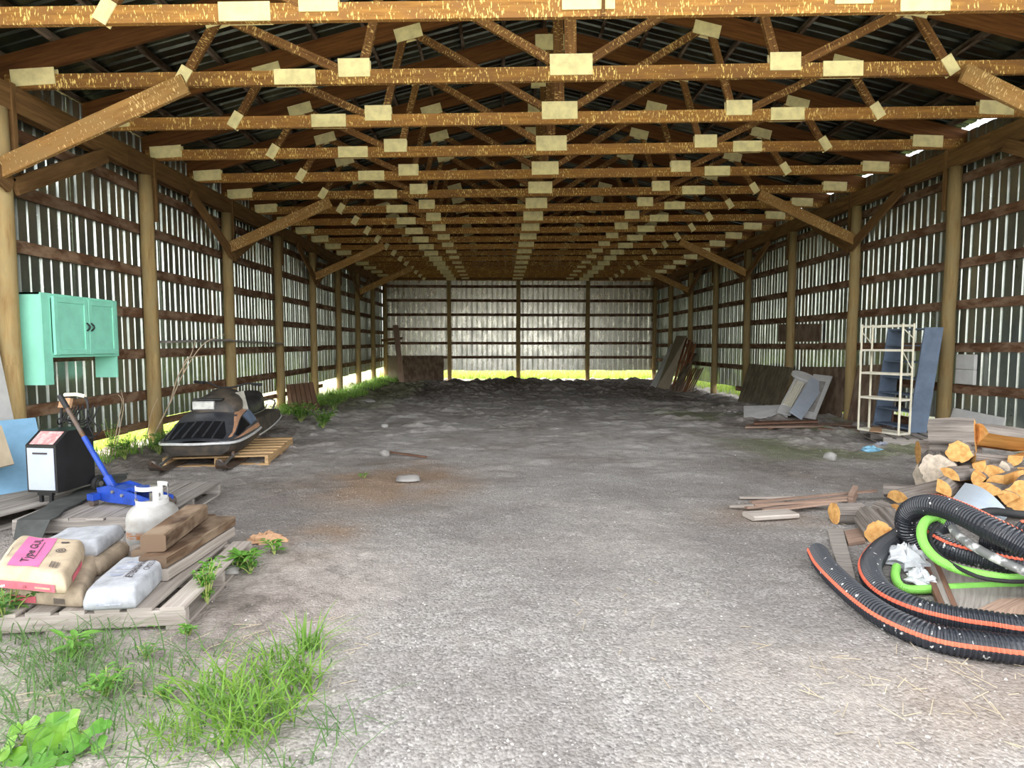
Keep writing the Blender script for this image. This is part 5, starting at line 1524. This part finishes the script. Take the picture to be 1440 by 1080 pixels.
# ------------------------------------------------------------------ plants
M['grass'] = leafmat('bright_grass', (.24, .40, .065), (.14, .29, .045))
M['grass_dark'] = leafmat('dark_grass', (.085, .18, .055), (.14, .25, .07))
M['weed'] = leafmat('weed_leaf', (.12, .31, .045), (.19, .40, .07))
M['weed_dark'] = leafmat('dark_weed_leaf', (.09, .24, .05), (.16, .32, .08))
M['vine'] = leafmat('vine_leaf', (.18, .37, .032), (.10, .28, .034))
M['meadow_grass'] = leafmat('meadow_grass', (.42, .50, .10), (.26, .40, .07), .45)
M['stem'] = plain('green_stem', (.35, .42, .12), .6)
M['drystem'] = plain('dry_stalk', (.52, .40, .28), .8, var=.3)
M['petal'] = plain('white_petal', (.85, .82, .80), .6)
def blades(mb, spots, rr, hmin, hmax, wd, lean=.5):
    for (x, y, z) in spots:
        h = rr.uniform(hmin, hmax); a = rr.uniform(0, 2 * PI); l = rr.uniform(.1, lean) * h
        dx, dy = math.cos(a), math.sin(a); px, py = -dy * wd / 2, dx * wd / 2
        pts = []
        for k, (t_, w_) in enumerate(((0, 1), (.45, .85), (.8, .5), (1, .05))):
            bx, by, bz = x + dx * l * t_ * t_ * 1.6, y + dy * l * t_ * t_ * 1.6, z + h * (t_ - .28 * t_ ** 3 * (l / h))
            pts.append(((bx - px * w_, by - py * w_, bz), (bx + px * w_, by + py * w_, bz)))
        for (a0, a1), (b0, b1) in zip(pts[:-1], pts[1:]): 
            i = len(mb.v); mb.v += [a0, a1, b1, b0]; mb.f.append((i, i + 1, i + 2, i + 3)); mb.uv.append([(0, 0)] * 4)
def grass(name, label, regions, seed, mat, hmin, hmax, wd, lean=.6):
    mb = MB(); rr = random.Random(seed)
    for (x0, x1, y0, y1, n) in regions:
        sp = []
        for i in range(n):
            x, y = rr.uniform(x0, x1), rr.uniform(y0, y1); sp.append((x, y, g(x, y) - .01))
        blades(mb, sp, rr, hmin, hmax, wd, lean)
    o = mb.build(name, mat); o['kind'] = 'stuff'; tag(o, label, 'grass'); return o
def tuft(name, label, tufts, seed, mat, hmin, hmax, wd, lean=.9):
    mb = MB(); rr = random.Random(seed)
    for (cx_, cy_, r, n) in tufts:
        sp = []
        for i in range(n):
            a, q = rr.uniform(0, 6.28), r * rr.random() ** .7; x, y = cx_ + q * math.cos(a), cy_ + q * math.sin(a); sp.append((x, y, g(x, y) - .005))
        blades(mb, sp, rr, hmin, hmax, wd, lean)
    o = mb.build(name, mat); o['kind'] = 'stuff'; tag(o, label, 'grass'); return o
tuft('grass_tuft', 'bright green grass tuft at the lower left of the gravel', [(-1.02, 2.24, .20, 75), (-.93, 2.42, .13, 45), (-1.0, 2.06, .20, 75), (-.86, 2.16, .13, 45), (-1.16, 2.24, .12, 40), (-.90, 2.58, .06, 35), (-.80, 2.3, .08, 26), (-.9, 1.98, .1, 50)], 3, M['grass'], .07, .19, .0085, 1.3)
tuft('grass_tuft', 'smaller bright grass tuft left of the main one', [(-1.15, 1.98, .11, 70), (-1.26, 2.05, .06, 26)], 4, M['grass'], .05, .13, .005, 1.2)
rg = [(-1.9, -1.35, 1.85, 2.6, 420), (-2.6, -1.8, 2.3, 2.75, 330), (-1.35, -.75, 1.8, 2.6, 160), (-.8, -.5, 1.8, 2.15, 40)]
grass('sparse_grass', 'sparse dark grass in front of the cement bag pallet', rg, 6, M['grass_dark'], .05, .18, .0055, 1.6)
grass('bank_grass', 'green grass growing along the foot of the left wall', [(-4.93, -4.2, 11.5, 25.2, 3600), (-4.93, -4.6, 6.6, 11.5, 700)], 8, M['grass'], .08, .27, .013)
grass('meadow_grass', 'sunlit grass outside below the left wall sheets', [(-6.9, -5.3, 4.5, 13, 4200)], 9, M['meadow_grass'], .15, .36, .014)
grass('meadow_grass', 'sunlit grass outside below the back wall sheets', [(-5.5, 7.5, 26.2, 29.5, 6500)], 10, M['meadow_grass'], .22, .50, .03)
grass('meadow_grass', 'sunlit grass outside below the right wall sheets', [(7.2, 8.8, 12, 25, 2600)], 12, M['meadow_grass'], .15, .36, .02)

def lance(mb, p, d, up, L, W_, droop=.3):
    """one pointed leaf with a folded midrib"""
    d = d.normalized(); s = d.cross(up).normalized(); u = s.cross(d)
    prof = ((0, .08), (.2, .62), (.45, 1.0), (.72, .7), (1, .02))
    rows = []
    for t_, w_ in prof:
        c = p + d * L * t_ - Vector((0, 0, 1)) * droop * L * t_ * t_
        rows.append((c - s * W_ / 2 * w_ + u * W_ * .12 * w_, c, c + s * W_ / 2 * w_ + u * W_ * .12 * w_))
    for a, b_ in zip(rows[:-1], rows[1:]):
        i = len(mb.v); mb.v += [tuple(q) for q in a + b_]
        mb.f += [(i, i + 1, i + 4, i + 3), (i + 1, i + 2, i + 5, i + 4)]; mb.uv += [[(0, 0)] * 4] * 2
def weed(label, c, h, spread, nst, nl, LL, WW, mat, seed, cat='weed', flowers=0, name='weed_plant'):
    t = thing(name, label, cat, c); rr = random.Random(seed)
    st, lf, fl = MB(), MB(), MB()
    for s in range(nst):
        a = rr.uniform(0, 6.28); q = spread * rr.uniform(.2, 1)
        tip = Vector((q * math.cos(a), q * math.sin(a), h * rr.uniform(.6, 1)))
        P_ = spline([(0, 0, -.01), tip * .5 + Vector((0, 0, h * .12)), tip], .06)
        st.tube(P_, [.004 * (1 - .6 * i / len(P_)) for i in range(len(P_))], 5)
        for k in range(nl):
            f = rr.uniform(.25, 1); p = P_[min(len(P_) - 1, int(f * (len(P_) - 1) + .5))]
            b_ = rr.uniform(0, 6.28)
            lance(lf, p, Vector((math.cos(b_), math.sin(b_), rr.uniform(.1, .8))), Vector((0, 0, 1)), LL * rr.uniform(.6, 1.1), WW * rr.uniform(.7, 1.1))
        if flowers:
            for k in range(flowers):
                b_ = rr.uniform(0, 6.28); pp = tip + Vector((rr.uniform(-.02, .02), rr.uniform(-.02, .02), rr.uniform(0, .02)))
                for m_ in range(5): lance(fl, pp, Vector((math.cos(b_ + m_ * 1.257), math.sin(b_ + m_ * 1.257), .3)), Vector((0, 0, 1)), .012, .010)
    st.build('stem', M['stem'], t); lf.build('foliage', mat, t)
    if flowers: fl.build('flower', M['petal'], t)
    return t
def W(x, y): 
    p = gp(x, y); return p
weed('bushy bright weed growing at the right corner of the front pallet', W(291, 850), .24, .09, 16, 16, .045, .018, M['weed'], 1)
weed('broad-leaved weed behind the front pallet corner, nearest the timbers', W(332, 803), .13, .10, 6, 5, .11, .04, M['weed'], 2)
weed('broad-leaved weed right of the pallet corner, beside the grey rock', W(352, 798), .12, .10, 6, 5, .10, .035, M['weed'], 3)
weed('small weed furthest right behind the pallet corner', W(386, 780), .10, .09, 5, 5, .09, .03, M['weed'], 4)
weed('small sprawling weed right of the pallet corner, by the dirt clods', W(352, 806), .06, .08, 5, 5, .05, .018, M['weed_dark'], 5)
weed('tall feathery weed with white flowers in front of the tan bags', W(10, 890), .30, .18, 16, 15, .055, .022, M['weed_dark'], 6, flowers=2)
weed('lance-leaved weed in front of the pallet', W(108, 922), .10, .05, 5, 4, .13, .028, M['weed'], 7)
weed('feathery weed in the middle of the grass', W(150, 978), .10, .10, 9, 10, .05, .018, M['weed'], 8)
weed('thin sapling before the long pallet stringer', W(137, 882), .13, .03, 4, 8, .06, .018, M['weed'], 9)
weed('small rosette weed before the pallet corner', W(266, 892), .06, .06, 6, 6, .045, .02, M['weed'], 10)
weed('small flat weed beneath the end of the pallet stringer', W(225, 880), .04, .06, 5, 5, .05, .018, M['weed'], 11)
weed('little weed left of the bright grass tuft', W(205, 925), .06, .06, 5, 5, .045, .014, M['weed_dark'], 12)
weed('seedling at the left edge of the bright tuft', W(232, 985), .07, .05, 5, 5, .045, .018, M['weed'], 13)
weed('leafy green weed by the left wall, nearest the gravel', Vector((-3.0, 9.7, g(-3.0, 9.7))), .34, .34, 22, 12, .13, .035, M['weed'], 14)
weed('leafy green weed by the left wall, in front of the slatted panel', Vector((-3.6, 10.4, g(-3.6, 10.4))), .42, .36, 20, 12, .15, .04, M['weed'], 15)
weed('pale leafy weed on the left bank behind the leafy weeds', Vector((-3.6, 12.4, g(-3.6, 12.4))), .35, .35, 12, 10, .14, .04, M['weed_dark'], 16)
weed('leafy weed in the sunlit gap behind the floor jack pallet', Vector((-4.55, 7.0, g(-4.5, 7.0))), .32, .22, 14, 12, .09, .03, M['weed'], 17)
weed('dark leafy weed beside the snowmobile nose', Vector((-4.35, 7.35, g(-4.3, 7.3))), .34, .22, 14, 12, .09, .03, M['weed_dark'], 18)
weed('tall stalky weed in the gap below the left wall', Vector((-4.85, 7.2, g(-4.85, 7.2))), .5, .12, 8, 9, .07, .022, M['weed'], 19)
weed('bright leafy weed outside below the right wall', Vector((7.5, 16.6, -.1)), .5, .4, 16, 12, .15, .05, M['weed'], 20)
weed('bright leafy weed outside the right wall, further back', Vector((7.5, 18.3, -.1)), .6, .4, 16, 12, .16, .05, M['weed'], 21)
weed('tiny seedling by the brown chaff patch', W(512, 672), .06, .10, 5, 5, .05, .02, M['weed'], 22)
# heart-leaved vine at the lower left
t = thing('vine_plant', 'broad-leaved bright green vine at the lower left corner', 'vine', (-1.60, 1.92, g(-1.6, 1.92)))
rr = random.Random(5); off = Vector(t.location)
def heart(c, nrm, yd, r):
    nrm = nrm.normalized(); yd = (yd - nrm * yd.dot(nrm)).normalized(); xd = yd.cross(nrm); mb = MB(); pts = []
    for q in range(16):
        a = 2 * PI * q / 16
        rad = r * (1 + .08 * math.sin(3 * a)) * (1.25 if q == 4 else .72 if q == 12 else 1)
        pts.append(c + xd * math.cos(a) * rad * .95 + yd * math.sin(a) * rad - nrm * .18 * r * math.cos(2 * a) ** 2)
    for q in range(16): mb._q([c, pts[q], pts[(q + 1) % 16]])
    return mb
vl = [(75, 1020, 1.97, .055), (98, 1012, 1.98, .042), (92, 1030, 1.95, .045), (42, 1018, 1.97, .034), (52, 1042, 1.93, .050), (70, 1052, 1.90, .052), (45, 1062, 1.88, .045), (20, 1068, 1.87, .045), (8, 1055, 1.89, .035),
      (95, 1042, 1.93, .032), (112, 1045, 1.92, .036), (122, 1034, 1.94, .026), (140, 1020, 1.95, .028), (138, 1046, 1.92, .034), (128, 1028, 1.94, .022), (60, 1076, 1.85, .045), (90, 1070, 1.87, .030), (20, 1026, 1.96, .026), (15, 1042, 1.92, .024), (150, 1018, 1.96, .018)]
stm = MB()
for i, (x, y, Y_, r) in enumerate(vl):
    c = at(x, y, Y_) - off
    n_ = Vector((rr.uniform(-.5, .5), -.75 + rr.uniform(-.3, .3), .8)); yd = Vector((rr.uniform(-1, 1), rr.uniform(-.2, .2), -.6))
    o = heart(c, n_, yd, r * .95).build('leaf', M['vine'], t)
    root = Vector((rr.uniform(-.02, .04), rr.uniform(.0, .05), 0))
    stm.tube(spline([root, (root + c) * .5 + Vector((0, .02, .0)), c - Vector((0, 0, .012))], .04), .0028, 5)
stm.build('stem', M['stem'], t)
# dry stalks by the second left post
t = thing('dry_stalk', 'dry bare stalk leaning up beside the second left post', 'dry plant', (0, 0, 0))
mb = MB()
for pts in ([at(216, 613, 8.0), at(240, 565, 8.0), at(258, 525, 8.05), at(285, 485, 8.2), at(315, 470, 8.4)], [at(240, 565, 8.0), at(250, 530, 8.0), at(268, 500, 8.1), at(275, 478, 8.2)], [at(258, 525, 8.05), at(262, 505, 8.1), at(290, 500, 8.2)]):
    P_ = spline(pts, .06); mb.tube(P_, [.012 * (1 - .7 * i / len(P_)) for i in range(len(P_))], 6)
mb.build('stalk', M['drystem'], t)
t = thing('dry_stalk', 'thin dry stalks in front of the sheets behind the charger', 'dry plant', (0, 0, 0))
mb = MB()
for pts in ([at(158, 640, 7.0), at(165, 600, 7.0), at(172, 565, 7.0), at(166, 555, 7.0)], [at(162, 640, 7.0), at(168, 605, 7.0), at(174, 570, 7.0), at(170, 548, 7.1)], [at(207, 612, 7.6), at(213, 580, 7.6), at(222, 560, 7.7)]):
    P_ = spline(pts, .06); mb.tube(P_, [.006 * (1 - .5 * i / len(P_)) for i in range(len(P_))], 5)
mb.build('stalk', M['drystem'], t)
